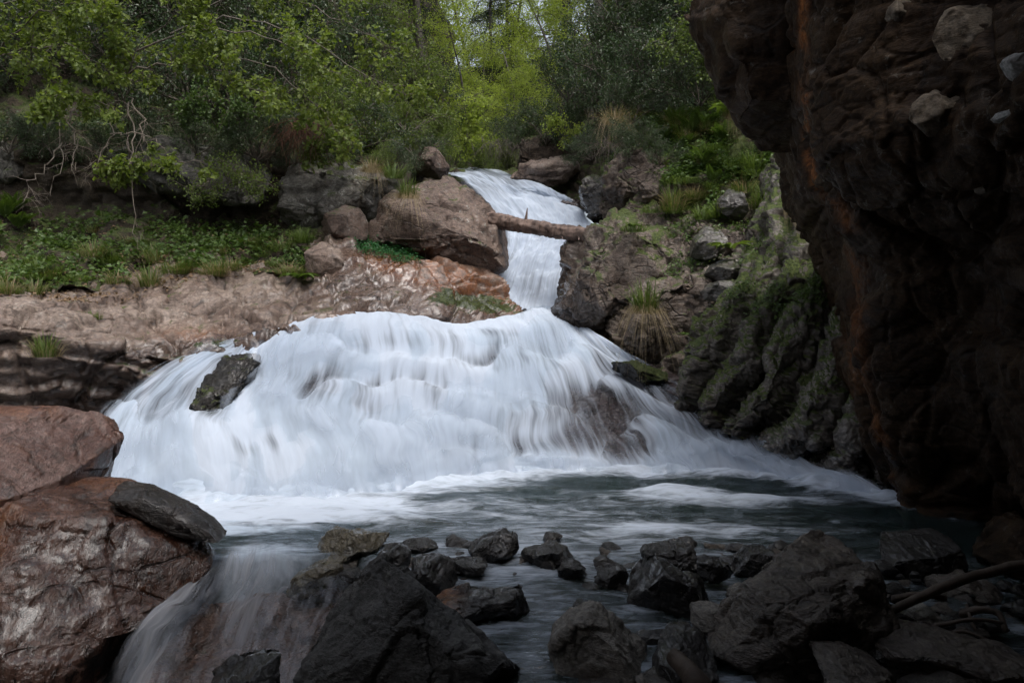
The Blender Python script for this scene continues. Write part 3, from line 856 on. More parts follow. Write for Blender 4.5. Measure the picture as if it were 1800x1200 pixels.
# left bank
M['plank'] = rock_mat('blackish_rock', (0.016, 0.012, 0.010), (0.030, 0.023, 0.019), (0.011, 0.009, 0.008), moss=-0.5, rough=(0.2, 0.5), scale=2.4, bump=0.8, film=0.6)
M['darkbank'] = rock_mat('dark_bank_rock', (0.070, 0.047, 0.034), (0.110, 0.082, 0.062), (0.045, 0.030, 0.022), lichen=0.2, moss=0.34, rough=(0.35, 0.75), scale=1.3, bump=0.8, cracks=0.8)
M['darkmoss'] = rock_mat('dark_mossy_rock', (0.018, 0.016, 0.013), (0.032, 0.027, 0.022), (0.012, 0.011, 0.009), moss=0.25, spec=0.3, rough=(0.15, 0.4), scale=2.0, bump=0.9)
M['wetbrown'] = rock_mat('wet_brown_rock', (0.062, 0.028, 0.018), (0.112, 0.062, 0.046), (0.034, 0.018, 0.011), moss=0.02, rough=(0.16, 0.5), scale=2.0, bump=0.7, grain=(1.8, 1, 0.6), cracks=0.7, cscale=2.2)
boulder('brown_boulder', [(646, 405), (664, 350), (716, 318), (778, 306), (838, 345), (872, 378), (892, 412), (890, 452), (872, 492), (800, 482), (730, 468), (680, 445)],
        13.2, 1.25, M['brown'], 'big reddish brown boulder carrying the left end of the fallen log', 'boulder', sub=6, amp=0.075, size=0.6, seed=3, micro=0.4, lean=0.5, box=0.6)
boulder('lichen_boulder', [(478, 388), (492, 330), (530, 285), (600, 280), (660, 292), (704, 326), (696, 380), (650, 408), (560, 408), (505, 404)],
        13.9, 0.9, M['grey'], 'grey lichen-spotted rock behind the small red stone on the left bank', 'boulder', sub=6, amp=0.10, size=0.55, seed=4, micro=0.6, lean=0.5, box=0.65)
boulder('red_stone', [(552, 402), (562, 372), (592, 358), (628, 368), (645, 395), (640, 420), (600, 426), (565, 420)],
        12.75, 0.42, M['brown'], 'rounded red stone wedged under the grey lichen rock', 'rock', sub=5, amp=0.05, size=0.6, seed=5, lean=0.3, box=0.7)
boulder('dark_boulder', [(728, 300), (734, 262), (760, 250), (784, 272), (786, 306), (760, 318)],
        15.6, 0.5, M['brown'], 'small dark boulder perched at the left edge of the upper crest', 'rock', sub=5, amp=0.06, seed=6)
boulder('slab_block', [(538, 446), (562, 424), (588, 432), (606, 466), (608, 500), (572, 508), (546, 494)],
        11.75, 0.38, M['slab'], 'angular pinkish block standing on the sloping slab beside the broad leaves', 'rock', sub=5, amp=0.07, seed=7, lean=0.3, box=0.6)
boulder('grey_outcrop', [(170, 312), (196, 262), (300, 240), (400, 262), (486, 300), (492, 352), (420, 366), (330, 342), (240, 326)],
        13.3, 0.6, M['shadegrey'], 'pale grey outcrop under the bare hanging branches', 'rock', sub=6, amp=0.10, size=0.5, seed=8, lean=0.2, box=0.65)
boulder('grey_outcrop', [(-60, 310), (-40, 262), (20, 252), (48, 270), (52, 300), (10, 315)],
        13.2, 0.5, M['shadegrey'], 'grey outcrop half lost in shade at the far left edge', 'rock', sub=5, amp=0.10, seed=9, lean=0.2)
boulder('mossy_rock', [(330, 752), (338, 690), (362, 652), (400, 612), (436, 596), (456, 610), (440, 660), (424, 712), (410, 752), (370, 764)],
        8.62, 0.34, M['darkmoss'], 'dark mossy rock parting the white water at the left of the falls', 'rock', sub=6, amp=0.09, size=0.4, seed=10, micro=1.2, grow=0.98, lean=1.05, attrs=dict(moss=lambda V, N: -0.10 + 0.4 * sstep(0.8, 0.4, V[:, 2]), wet=lambda V, N: np.full(len(V), 0.6)))
boulder('mossy_rock', [(1078, 640), (1120, 636), (1160, 650), (1184, 668), (1166, 678), (1120, 668), (1085, 656)],
        9.45, 0.35, M['darkmoss'], 'low mossy rock at the right edge of the falls', 'rock', sub=5, amp=0.08, seed=11, lean=0.6, attrs=dict(moss=at_moss(0.6), wet=lambda V, N: np.full(len(V), 0.5)))

# right bank
boulder('log_end_boulder', [(974, 556), (984, 505), (1004, 452), (1030, 415), (1062, 394), (1096, 360), (1150, 368), (1192, 400), (1204, 446), (1186, 505), (1156, 565), (1112, 606), (1056, 604), (1010, 580)],
        11.9, 1.1, M['bankrock'], 'large brown wet rock under the right end of the log', 'boulder', sub=6, amp=0.10, size=0.42, seed=13, micro=0.7, lean=0.35, box=0.62, attrs=dict(wet=lambda V, N: sstep(0.6, -0.4, V[:, 0] - 1.0), moss=lambda V, N: 0.25 * sstep(0.8, 1.4, V[:, 0])))
boulder('bank_boulder', [(1112, 612), (1126, 530), (1168, 474), (1232, 470), (1282, 520), (1296, 592), (1254, 648), (1206, 660), (1150, 640)],
        10.4, 0.75, M['bankrock'], 'brown boulder with a grass tuft between the log rock and ribbed rock', 'boulder', sub=6, amp=0.10, size=0.45, seed=14, micro=0.7, lean=0.4, box=0.65)
boulder('knoll_rock', [(1060, 376), (1062, 330), (1072, 290), (1100, 268), (1160, 280), (1200, 310), (1216, 350), (1200, 388), (1150, 390), (1092, 372)],
        13.4, 0.8, M['darkbank'], 'tall brown outcrop below the grassy knoll on the right bank', 'rock', sub=6, amp=0.10, size=0.4, seed=15, micro=0.7, lean=0.5, box=0.65, strata=(-.3, 0, 1), sfreq=4, samp=0.25)
wetall = dict(wet=lambda V, N: np.full(len(V), 0.8))
for k, (ol, y, lb) in enumerate([
    ([(1236, 488), (1262, 462), (1296, 450), (1312, 462), (1304, 486), (1262, 498)], 9.9, 'upper of two wet grey slabs on the right bank'),
    ([(1226, 520), (1256, 496), (1310, 494), (1332, 508), (1308, 524), (1262, 530)], 9.5, 'lower of two wet grey slabs on the right bank'),
    ([(1268, 384), (1266, 350), (1282, 326), (1304, 334), (1312, 362), (1302, 392)], 11.0, 'smooth grey stone sticking out of the grass on the right bank'),
    ([(1216, 452), (1222, 412), (1250, 396), (1276, 416), (1270, 444), (1240, 456)], 10.6, 'pale grey angular stone above the wet slabs')]):
    boulder('wet_stone', ol, y, 0.30, M['grey'], lb, 'rock', sub=5, amp=0.08, seed=16 + k, lean=0.6, attrs=wetall, box=0.6)

# ribbed mossy rock below the overhang
rr = [
    [(1203, 705, 8.9), (1275, 745, 8.3), (1350, 785, 7.8), (1420, 815, 7.4), (1500, 845, 7.1), (1580, 870, 6.8)],
    [(1206, 645, 8.9), (1283, 668, 8.3), (1358, 695, 7.9), (1430, 720, 7.5), (1500, 745, 7.1), (1575, 760, 6.9)],
    [(1222, 592, 9.1), (1300, 582, 8.6), (1372, 592, 8.2), (1442, 600, 7.9), (1512, 612, 7.5), (1582, 615, 7.2)],
    [(1290, 548, 9.6), (1350, 498, 9.3), (1412, 476, 9.0), (1472, 458, 8.6), (1532, 450, 8.2), (1592, 440, 7.9)],
    [(1322, 470, 10.4), (1352, 400, 10.2), (1402, 350, 9.9), (1462, 300, 9.5), (1532, 280, 9.2), (1592, 260, 8.8)],
    [(1330, 380, 11.4), (1345, 300, 11.2), (1390, 230, 10.9), (1450, 190, 10.5), (1530, 180, 10), (1592, 160, 9.6)],
]
G = patch(rr, 300, 320)
uu_, vv_ = np.meshgrid(np.linspace(0, 1, 300), np.linspace(0, 1, 320))
ph = uu_ * 6.5 + 0.55 * fbm(np.stack((uu_ * 3, vv_ * 3, vv_ * 0), -1), 3, seed=121) - 2.4 * vv_ + 0.5 * np.sin(uu_ * 5)
fr_ = ph - np.floor(ph)
rib = np.sqrt(np.clip(sstep(0, 0.6, fr_) * sstep(1.0, 0.7, fr_), 0, 1)) * (0.6 + 0.8 * _h(np.stack((np.floor(ph).astype(np.int64),) * 3, -1), 4))
Nn = gnorm(G)
G2 = G + Nn * (0.25 * rib * sstep(1.0, 0.7, vv_) * sstep(0.0, 0.06, uu_))[..., None]
ribV, me = rock_sheet('ribbed_rock', G2, M['ribs'], 0.085, 0.55, 123, dict(moss=lambda V, N: 0.35 * sstep(0.05, 0.5, N[..., 2]) - 0.25 * sstep(720, 780, pix(V)[..., 1]), wet=lambda V, N: sstep(0.8, 0.1, V[..., 2])), fine=0.2, micro=1.0, crack=0.8, strata=(-0.7, 0, 0.7), sfreq=3.0, samp=0.3)
o = link('ribbed_rock', me)
tag(o, 'mossy rock face of slanting ribs running down to the water on the right', 'rock')

# behind and above the crest
boulder('crest_ledge', [(878, 318), (890, 298), (930, 288), (985, 284), (1020, 292), (1030, 312), (990, 324), (930, 326)],
        18.3, 0.5, M['slab'], 'pale layered ledge at the right of the upper crest', 'rock', sub=5, amp=0.10, seed=24, lean=0.6, strata=(0, 0, 1), sfreq=6, samp=0.4)
boulder('crest_rock', [(1022, 350), (1024, 318), (1044, 300), (1070, 304), (1084, 350), (1080, 396), (1062, 402), (1040, 380)],
        16.0, 0.8, M['ribs'], 'dark layered rock beside the upper fall, right of the crest', 'rock', sub=6, amp=0.10, seed=25, lean=0.4, strata=(-.2, 0, 1), sfreq=6, samp=0.4, attrs=wetall)
boulder('root_bank_rock', [(862, 306), (874, 276), (906, 252), (960, 242), (1010, 246), (1044, 272), (1044, 300), (980, 300), (900, 304)],
        19.6, 0.9, M['earth'], 'dark brown root-hung rock under the shrubs behind the crest', 'rock', sub=5, amp=0.12, seed=26, lean=0.4)

# second block of the overhang, further in
boulder('overhang_block', [(1212, -90), (1236, 4), (1272, 46), (1288, 100), (1296, 152), (1322, 196), (1358, 230), (1384, 268), (1420, 300), (1520, 260), (1540, -90)],
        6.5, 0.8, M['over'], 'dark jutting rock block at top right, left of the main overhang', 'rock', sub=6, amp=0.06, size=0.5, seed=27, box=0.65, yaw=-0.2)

# stones set in the overhang
for ol, y, m, lb in [
    ([(1606, 210), (1612, 180), (1640, 160), (1678, 158), (1704, 180), (1708, 214), (1684, 236), (1636, 236)], 4.02, 'cream', 'pale tan cobble'),
    ([(1766, 122), (1772, 98), (1800, 86), (1830, 92), (1836, 128), (1800, 144), (1776, 138)], 3.75, 'white', 'round whitish cobble'),
    ([(1752, 206), (1760, 196), (1790, 188), (1798, 200), (1780, 214), (1758, 214)], 3.85, 'white', 'small pale chip'),
    ([(1644, 62), (1660, 20), (1720, -4), (1764, 0), (1770, 70), (1740, 96), (1664, 104)], 3.98, 'cream', 'layered ochre block'),
    ([(1556, 30), (1570, 4), (1608, 2), (1618, 30), (1590, 46)], 4.3, 'cream', 'dull grey patch of stone'),
    ([(1714, 332), (1726, 318), (1738, 328), (1732, 340)], 4.0, 'cream', 'tiny pale pebble')]:
    if m == 'white' and 'white' not in M:
        M['white'] = rock_mat('whitish_stone', (0.24, 0.24, 0.23), (0.34, 0.34, 0.33), (0.18, 0.17, 0.16), lichen=0.2, moss=-0.5, rough=(0.6, 0.9), scale=3.0, bump=0.4)
    W_ = overV.reshape(-1, 3)
    c_ = np.mean(ol, axis=0)
    m_ = np.abs(pix(W_) - c_).max(1) < 12
    y = W_[m_][:, 1].min() + 0.085 if m_.any() else y
    o = boulder('embedded_stone', ol, y, 0.09, M[m], sub=4, amp=0.06, seed=int(ol[0][0]) % 97, parent=over, box=0.7)
    o['label'] = lb

# ------------------------------------------------------------------ the red wet boulder, front left
wetf = lambda V, N: np.clip(0.0 + 0.8 * sstep(0.6, 0.1, V[:, 2] + 0.3 * fbm(V * 2, 3, seed=5)), 0, 1)
stf = lambda V, N: 0.30 * sstep(0.2, 0.5, fbm(V * 1.5, 3, seed=8) + 0.1)
boulder('red_boulder', [(-160, 752), (-60, 732), (12, 726), (62, 738), (132, 748), (182, 776), (204, 826), (216, 872), (190, 930), (100, 960), (0, 980), (-160, 990)], 4.75, 0.7, M['wetred'],
        'pinkish red sloping boulder at the left edge beside the falls', 'boulder', sub=7, amp=0.04, size=0.6, seed=33, lean=0.7, box=0.6, strata=(0.75, 0.2, 0.75), sfreq=1.6, samp=0.2, crack=0.12, fine=0.16, fb=0.12, micro=0.2, cuts=30, cut=(0.62, 0.95), attrs=dict(wet=wetf, stain=stf))
boulder('red_boulder', [(-160, 960), (-60, 900), (40, 880), (130, 858), (230, 862), (300, 884), (348, 918), (358, 965), (346, 1015), (304, 1036), (244, 1056), (222, 1120), (200, 1270), (-160, 1290)], 4.35, 0.62, M['wetbrown'],
        'glossy wet reddish brown boulder at the bottom left beside the outflow', 'boulder', sub=7, amp=0.045, size=0.55, seed=35, lean=0.5, box=0.6, strata=(0.75, 0.2, 0.75), sfreq=2.0, samp=0.25, crack=0.12, fine=0.18, fb=0.15, micro=0.2, cuts=30, cut=(0.62, 0.95), attrs=dict(wet=lambda V, N: 0.30 + 0.6 * sstep(0.45, 0.0, V[:, 2] + 0.3 * fbm(V * 2.5, 3, seed=6)), stain=stf))
boulder('dark_plank_rock', [(186, 866), (204, 850), (250, 855), (330, 890), (404, 938), (400, 948), (345, 940), (280, 914), (225, 888)],
        4.6, 0.14, M['plank'], 'long dark wedge of rock lying against the red boulder at the water', 'rock', sub=6, amp=0.03, seed=34, lean=0.2, cuts=8, cut=(0.8, 0.97), micro=0.4, grow=0.98, box=0.45)

# ------------------------------------------------------------------ stones in the shallows and in front
stones = [
    ('front_boulder', [(480, 1260), (512, 1180), (572, 1078), (578, 1050), (610, 1034), (642, 1020), (690, 1018), (724, 1038), (744, 1084), (790, 1110), (858, 1118), (888, 1140), (934, 1186), (960, 1260)], 3.05, 0.42, 'darkdry', 'large rough dark boulder in the bottom centre foreground', 7, 0.055, 0.25),
    ('pale_stone', [(930, 1215), (956, 1146), (1004, 1086), (1052, 1070), (1116, 1084), (1158, 1110), (1164, 1136), (1130, 1190), (1090, 1240), (950, 1250)], 3.2, 0.26, 'pale', 'pale angular stone in front, right of the big dark boulder', 6, 0.06, 0.5),
    ('slanting_rock', [(1216, 1240), (1240, 1150), (1298, 1084), (1332, 1040), (1430, 1018), (1484, 984), (1556, 972), (1588, 1006), (1572, 1062), (1540, 1130), (1480, 1190), (1420, 1240)], 3.35, 0.42, 'slant', 'long slanting brown-grey rock at front right', 7, 0.055, 0.5),
    ('round_boulder', [(1106, 1042), (1124, 1002), (1160, 988), (1208, 1008), (1268, 1024), (1284, 1058), (1252, 1078), (1200, 1104), (1140, 1098), (1110, 1072)], 3.85, 0.28, 'dark', 'rounded dark boulder with a shiny top, left of the slanting rock', 6, 0.05, 0.5),
    ('flat_rock', [(1530, 985), (1560, 964), (1620, 954), (1690, 950), (1704, 966), (1690, 1000), (1640, 1016), (1560, 1022)], 4.35, 0.35, 'dark', 'flat-topped dark rock by the water under the overhang', 6, 0.05, 0.6),
    ('wet_stone', [(538, 962), (552, 942), (600, 934), (660, 936), (694, 950), (690, 966), (640, 976), (572, 980), (544, 976)], 4.75, 0.22, 'algae', 'flat olive stone washed by the current, leftmost in the shallows', 6, 0.07, 0.5),
    ('wet_stone', [(698, 972), (704, 956), (740, 948), (772, 952), (778, 964), (750, 974)], 4.75, 0.12, 'dark', 'low black stone just right of the flat olive stone', 5, 0.08, 0.4),
    ('wet_stone', [(640, 1020), (650, 990), (668, 966), (700, 962), (718, 976), (716, 1004), (690, 1026), (660, 1032)], 4.35, 0.2, 'dark', 'black jagged stone behind the left of the front boulder', 5, 0.09, 0.4),
    ('wet_stone', [(700, 1040), (706, 1006), (724, 988), (770, 986), (800, 1000), (808, 1036), (780, 1050), (730, 1050)], 4.1, 0.22, 'dark', 'black blocky stone behind the front boulder', 5, 0.08, 0.3),
    ('wet_stone', [(806, 992), (820, 970), (850, 950), (884, 936), (904, 940), (912, 962), (900, 984), (860, 994)], 4.6, 0.2, 'dark', 'pointed cracked black stone in the middle of the shallows', 6, 0.10, 0.3),
    ('wet_stone', [(912, 990), (926, 972), (960, 960), (996, 968), (1020, 990), (1000, 1004), (950, 1006)], 4.45, 0.2, 'dark', 'black stone with a wet sheen right of the pointed one', 5, 0.09, 0.5),
    ('wet_stone', [(942, 946), (952, 938), (980, 938), (998, 948), (980, 954), (954, 952)], 4.95, 0.08, 'dark', 'smallest black stone, farthest out in the pool', 4, 0.08, 0.3),
    ('wet_stone', [(786, 1000), (800, 984), (850, 988), (876, 998), (850, 1010), (806, 1008)], 4.35, 0.14, 'dark', 'low black slab below the pointed stone', 5, 0.08, 0.4),
    ('wet_slab', [(746, 1078), (764, 1052), (820, 1044), (880, 1046), (930, 1040), (958, 1042), (962, 1066), (930, 1082), (860, 1090), (800, 1100), (766, 1098)], 3.75, 0.2, 'dark', 'long glossy slab with a rusty left end behind the front boulder', 6, 0.06, 0.5),
    ('wet_stone', [(970, 1012), (984, 992), (1020, 988), (1040, 1000), (1034, 1016), (1000, 1020)], 4.25, 0.14, 'dark', 'small black stone left of the pair of low slabs', 5, 0.09, 0.4),
    ('wet_stone', [(1044, 1022), (1054, 1004), (1090, 998), (1116, 1008), (1112, 1030), (1070, 1034)], 4.15, 0.14, 'dark', 'flat black stone touching the rounded boulder on its left', 5, 0.08, 0.4),
    ('wet_stone', [(1112, 994), (1124, 974), (1160, 962), (1210, 962), (1240, 976), (1250, 1000), (1200, 1010), (1140, 1000)], 4.4, 0.22, 'dark', 'broad black stone behind the rounded boulder', 6, 0.08, 0.4),
    ('wet_stone', [(1216, 1018), (1226, 994), (1250, 984), (1284, 996), (1300, 1014), (1280, 1028), (1240, 1030)], 4.1, 0.16, 'dark', 'glistening pitted stone right behind the rounded boulder', 5, 0.10, 0.5),
    ('wet_stone', [(1286, 1010), (1292, 984), (1316, 970), (1356, 968), (1384, 984), (1388, 1008), (1350, 1022), (1306, 1020)], 4.3, 0.22, 'dark', 'black domed stone between the rounded boulder and slanting rock', 6, 0.07, 0.3),
    ('wet_stone', [(1380, 1016), (1388, 998), (1420, 992), (1444, 1002), (1436, 1022), (1400, 1026)], 4.2, 0.14, 'dark', 'small glossy stone against the slanting rock, rightmost of the wet row', 5, 0.09, 0.4),
    ('stone', [(1282, 1060), (1288, 1036), (1316, 1030), (1330, 1042), (1322, 1066), (1296, 1074)], 3.85, 0.14, 'pale', 'squarish grey stone tucked above the slanting rock', 5, 0.06, 0.4),
    ('stone', [(1216, 1096), (1222, 1074), (1260, 1068), (1290, 1080), (1296, 1100), (1260, 1112), (1230, 1110)], 3.55, 0.16, 'pale', 'flat grey stone between the rounded boulder and slanting rock', 5, 0.06, 0.5),
    ('stone', [(1000, 1072), (1012, 1060), (1040, 1060), (1052, 1072), (1030, 1080)], 3.85, 0.1, 'dark', 'little wet stone above the pale angular stone', 4, 0.1, 0.4),
    ('wet_slab', [(1120, 1230), (1140, 1160), (1176, 1132), (1240, 1134), (1262, 1150), (1240, 1230)], 3.1, 0.26, 'dark', 'shiny wet slab between the pale stone and slanting rock', 6, 0.05, 0.8),
    ('slab_stone', [(1500, 1160), (1540, 1142), (1640, 1134), (1760, 1150), (1850, 1170), (1850, 1210), (1700, 1215), (1560, 1200)], 3.05, 0.35, 'slant', 'broad flat slab along the bottom right corner', 6, 0.05, 0.6),
    ('slab_stone', [(1400, 1240), (1424, 1180), (1470, 1162), (1540, 1164), (1600, 1190), (1640, 1240)], 2.8, 0.25, 'slant', 'low brown stone at the bottom edge below the broad slab', 6, 0.05, 0.5),
    ('stone', [(1596, 1110), (1606, 1080), (1640, 1064), (1654, 1080), (1650, 1120), (1620, 1130)], 3.6, 0.16, 'pale', 'squared grey stone beneath the driftwood', 5, 0.06, 0.4),
    ('stone', [(1646, 1040), (1658, 1016), (1700, 1010), (1750, 1024), (1770, 1050), (1720, 1062), (1664, 1058)], 4.0, 0.25, 'slant', 'rounded brown stone behind the driftwood', 5, 0.07, 0.4),
    ('stone', [(1664, 1120), (1680, 1096), (1720, 1090), (1748, 1106), (1740, 1130), (1690, 1136)], 3.5, 0.16, 'dark', 'dark stone under the tangle of twigs', 5, 0.08, 0.4),
    ('stone', [(1740, 1000), (1748, 930), (1776, 912), (1850, 900), (1850, 1060), (1780, 1060)], 4.4, 0.3, 'over', 'black boulder in the hollow under the overhang', 5, 0.08, 0.2),
    ('stone', [(340, 1240), (356, 1192), (400, 1176), (460, 1168), (500, 1176), (504, 1240)], 3.0, 0.2, 'dark', 'dark stone at the bottom edge left of the front boulder', 5, 0.08, 0.4),
    ('washed_rock', [(480, 1040), (520, 1010), (570, 990), (612, 986), (622, 1000), (600, 1020), (540, 1040)], 4.4, 0.16, 'algae', 'tan rock in the rushing water below the olive stone', 5, 0.08, 0.5),
]
M['slant'] = rock_mat('brown_grey_stone', (0.085, 0.070, 0.057), (0.135, 0.113, 0.092), (0.058, 0.045, 0.035), lichen=0.1, moss=-0.5, rough=(0.35, 0.7), scale=2.0, bump=0.8, grain=(1.0, 1, 1.6), film=0.25, cracks=0.5)
M['algae'] = rock_mat('olive_wet_stone', (0.075, 0.062, 0.036), (0.11, 0.092, 0.06), (0.045, 0.04, 0.026), lichen=0.1, moss=0.0, rough=(0.15, 0.4), scale=2.6, bump=0.8, film=0.8)
for k, (nm, ol, y, th, m, lb, sub, amp, lean) in enumerate(stones):
    kw = dict(micro=0.35)
    if nm == 'slanting_rock':
        kw = dict(strata=(-0.55, 0.2, 0.8), sfreq=5.0, samp=0.35, yaw=0.35, micro=0.4)
    if m == 'dark':
        kw = dict(crack=0.8, micro=0.5)
    if nm == 'wet_slab' and 'rusty' in lb:
        x0 = P(790, 1070, 3.75)[0]
        kw['attrs'] = dict(stain=lambda V, N: 0.8 * sstep(x0 + 0.12, x0 - 0.05, V[:, 0]))
    boulder(nm, ol, y, th, M[m], lb, 'rock', sub=sub, amp=amp, size=0.42, seed=200 + k * 3, lean=lean, box=0.62, cuts=24, cut=(0.6, 0.95), grow=1.06 if sub > 6 else 0.99, **kw)

# loose small stones in the shallows and on the bank
rgs = np.random.RandomState(77)
ps = [boulder('small_stone', [(900 + 60 * math.cos(a) * r1, 900 - 40 * math.sin(a) * r2) for a, r1, r2 in [(k * 0.7, rgs.uniform(0.7, 1.1), rgs.uniform(0.6, 1.1)) for k in range(9)]], 4.0, 0.14, M[m], '', 'rock', sub=4, amp=0.08, seed=700 + q, lean=0.3, box=0.65, cuts=18, cut=(0.5, 0.9), micro=0.3) for q, m in enumerate(('dark', 'slant', 'dark'))]
spots = []
for k in range(85):
    px, py = rgs.uniform(600, 1440), 955 + abs(rgs.normal()) * 55
    if 560 < px < 960 and py > 1040: py -= 75
    spots.append((px, py, 0, 'small black stone awash in the shallows', 'small stones in the shallows'))
for k in range(45):
    px, py = rgs.uniform(1480, 1800), rgs.uniform(1010, 1190)
    spots.append((px, py, 1, 'small stone among the driftwood on the dark bank', 'small stones by the driftwood'))
first = [True] * 3
for px, py, w, lb, gr in spots:
    k = rgs.randint(3)
    y = HC * F / (py - HOR)
    o = ps[k] if first[k] else copy_tree(ps[k])
    first[k] = False
    sc_ = rgs.uniform(0.25, 0.85) * (0.95 if w == 0 else 0.7)
    o.location = ((px - 900) / F * y, y, -0.09 * sc_ + (0.06 if w else 0.0))
    o.scale = (sc_ * rgs.uniform(0.8, 1.4), sc_, sc_ * rgs.uniform(0.45, 0.85))
    o.rotation_euler = (rgs.uniform(-0.3, 0.3), rgs.uniform(-0.3, 0.3), rgs.uniform(0, 6.28))
    tag(o, lb, 'rock', gr)

# ------------------------------------------------------------------ plants: materials
def leaf_mat(name, ca, cb, rough=0.5, trans=0.35, spec=0.4):
    t = NT(name)
    rnd = t.n('NewGeometry').outputs['Random Per Island']
    big = t.noise(t.n('TexCoord').outputs['Object'], 1.3, 2)
    f = t.math('ADD', t.math('MULTIPLY', rnd, 0.6), t.math('MULTIPLY', big, 0.5), clamp=True)
    col = t.mix(f, ca, cb)
    b = t.n('BsdfPrincipled', None, Base__Color=col, Roughness=rough)
    b.inputs['Specular IOR Level'].default_value = spec
    tl = t.n('BsdfTranslucent', None, Color=t.mix(1.0, col, (1.35, 1.4, 0.7), 'MULTIPLY'))
    sh = t.n('MixShader', None, _0=trans, _1=b, _2=tl)
    t.t.links.new(sh.outputs[0], t.out.inputs['Surface'])
    return t.m
def bark_mat(name, ca, cb, scale=14, rough=0.85):
    t = NT(name)
    co = t.n('TexCoord').outputs['Object']
    a = t.noise(t.scaled(co, (1, 1, 0.35)), scale, 4, 0.65, 0.5)
    col = t.mix(t.ss(a, 0.35, 0.65), ca, cb)
    bp = t.n('Bump', None, Height=a, Strength=0.6, Distance=0.02)
    b = t.n('BsdfPrincipled', None, Base__Color=col, Roughness=rough, Normal=bp)
    t.t.links.new(b.outputs[0], t.out.inputs['Surface'])
    return t.m
M['lbright'] = leaf_mat('spring_leaf', (0.17, 0.23, 0.034), (0.32, 0.38, 0.09), 0.5, 0.56)
M['lhazel'] = leaf_mat('hazel_leaf', (0.070, 0.115, 0.017), (0.175, 0.215, 0.045), 0.5, 0.45)
M['lmid'] = leaf_mat('mid_leaf', (0.065, 0.105, 0.018), (0.145, 0.190, 0.042), 0.42, 0.42)
M['ldark'] = leaf_mat('evergreen_leaf', (0.017, 0.037, 0.011), (0.048, 0.078, 0.025), 0.36, 0.22, 0.5)
M['lconifer'] = leaf_mat('conifer_needle', (0.010, 0.022, 0.010), (0.026, 0.045, 0.016), 0.6, 0.15)
M['livy'] = leaf_mat('ivy_leaf', (0.036, 0.078, 0.014), (0.100, 0.155, 0.034), 0.42, 0.30)
M['cress'] = leaf_mat('cress_leaf', (0.014, 0.085, 0.022), (0.040, 0.150, 0.045), 0.42, 0.30)
M['grass'] = leaf_mat('green_grass', (0.045, 0.085, 0.012), (0.135, 0.180, 0.040), 0.5, 0.35)
M['dry'] = leaf_mat('dry_grass', (0.17, 0.125, 0.070), (0.33, 0.26, 0.165), 0.7, 0.30)
M['fern'] = leaf_mat('fern_leaf', (0.050, 0.098, 0.016), (0.105, 0.155, 0.030), 0.5, 0.38)
M['litter'] = leaf_mat('dead_leaf', (0.10, 0.058, 0.030), (0.24, 0.16, 0.095), 0.75, 0.15)
M['root'] = bark_mat('red_root', (0.060, 0.024, 0.012), (0.135, 0.060, 0.032))
M['bark'] = bark_mat('grey_bark', (0.040, 0.034, 0.027), (0.085, 0.074, 0.060), 9)
M['twig'] = bark_mat('pale_twig', (0.115, 0.092, 0.070), (0.215, 0.180, 0.145), 20)
M['twigmid'] = bark_mat('hazel_twig', (0.070, 0.056, 0.042), (0.135, 0.112, 0.088), 20)
M['twigdk'] = bark_mat('dark_twig', (0.045, 0.036, 0.027), (0.095, 0.078, 0.060), 20)
M['wood'] = bark_mat('stripped_log', (0.045, 0.027, 0.020), (0.185, 0.125, 0.098), 9, 0.6)
M['drift'] = bark_mat('driftwood', (0.060, 0.042, 0.030), (0.110, 0.084, 0.064), 10, 0.7)

# ------------------------------------------------------------------ plants: geometry
def tube_geo(paths, sides=5):
    """paths: list of (points (n,3), radii (n,)) -> verts, quads"""
    Vs, Fs, off = [], [], 0
    a = np.linspace(0, 2 * math.pi, sides, endpoint=False)
    ca, sa = np.cos(a), np.sin(a)
    for p, r in paths:
        p = np.asarray(p, float)
        r = np.asarray(r, float)
        T = np.gradient(p, axis=0)
        T /= np.maximum(np.linalg.norm(T, axis=1, keepdims=True), 1e-9)
        up = np.where(np.abs(T[:, 2:3]) > 0.9, np.array((1.0, 0, 0)), np.array((0, 0, 1.0)))
        A = np.cross(T, up)
        A /= np.maximum(np.linalg.norm(A, axis=1, keepdims=True), 1e-9)
        B = np.cross(T, A)
        ring = p[:, None] + r[:, None, None] * (ca[None, :, None] * A[:, None] + sa[None, :, None] * B[:, None])
        n = len(p)
        i = np.arange(n * sides).reshape(n, sides) + off
        j = np.roll(i, -1, 1)
        Vs.append(ring.reshape(-1, 3))
        Fs.append(np.stack((i[:-1], i[1:], j[1:], j[:-1]), -1).reshape(-1, 4))
        off += n * sides
    return np.concatenate(Vs), np.concatenate(Fs)

def leaf_geo(p, ax, nr, size, width=0.62, fold=0.12, curl=0.12):
    """one folded leaf of 4 triangles per point"""
    ax = ax / np.maximum(np.linalg.norm(ax, axis=1, keepdims=True), 1e-9)
    b = np.cross(nr, ax)
    b /= np.maximum(np.linalg.norm(b, axis=1, keepdims=True), 1e-9)
    n = np.cross(ax, b)
    s = size[:, None]
    v0 = p
    v1 = p + ax * s * 0.42 + b * s * width * 0.5 + n * s * fold
    v2 = p + ax * s - n * s * curl
    v3 = p + ax * s * 0.42 - b * s * width * 0.5 + n * s * fold
    V = np.stack((v0, v1, v2, v3), 1).reshape(-1, 3)
    i = np.arange(len(p))[:, None] * 4
    Fc = np.concatenate((i + np.array((0, 2, 1)), i + np.array((0, 3, 2))), 1).reshape(-1, 3)
    return V, Fc

def unit(v):
    return v / max(np.linalg.norm(v), 1e-9)

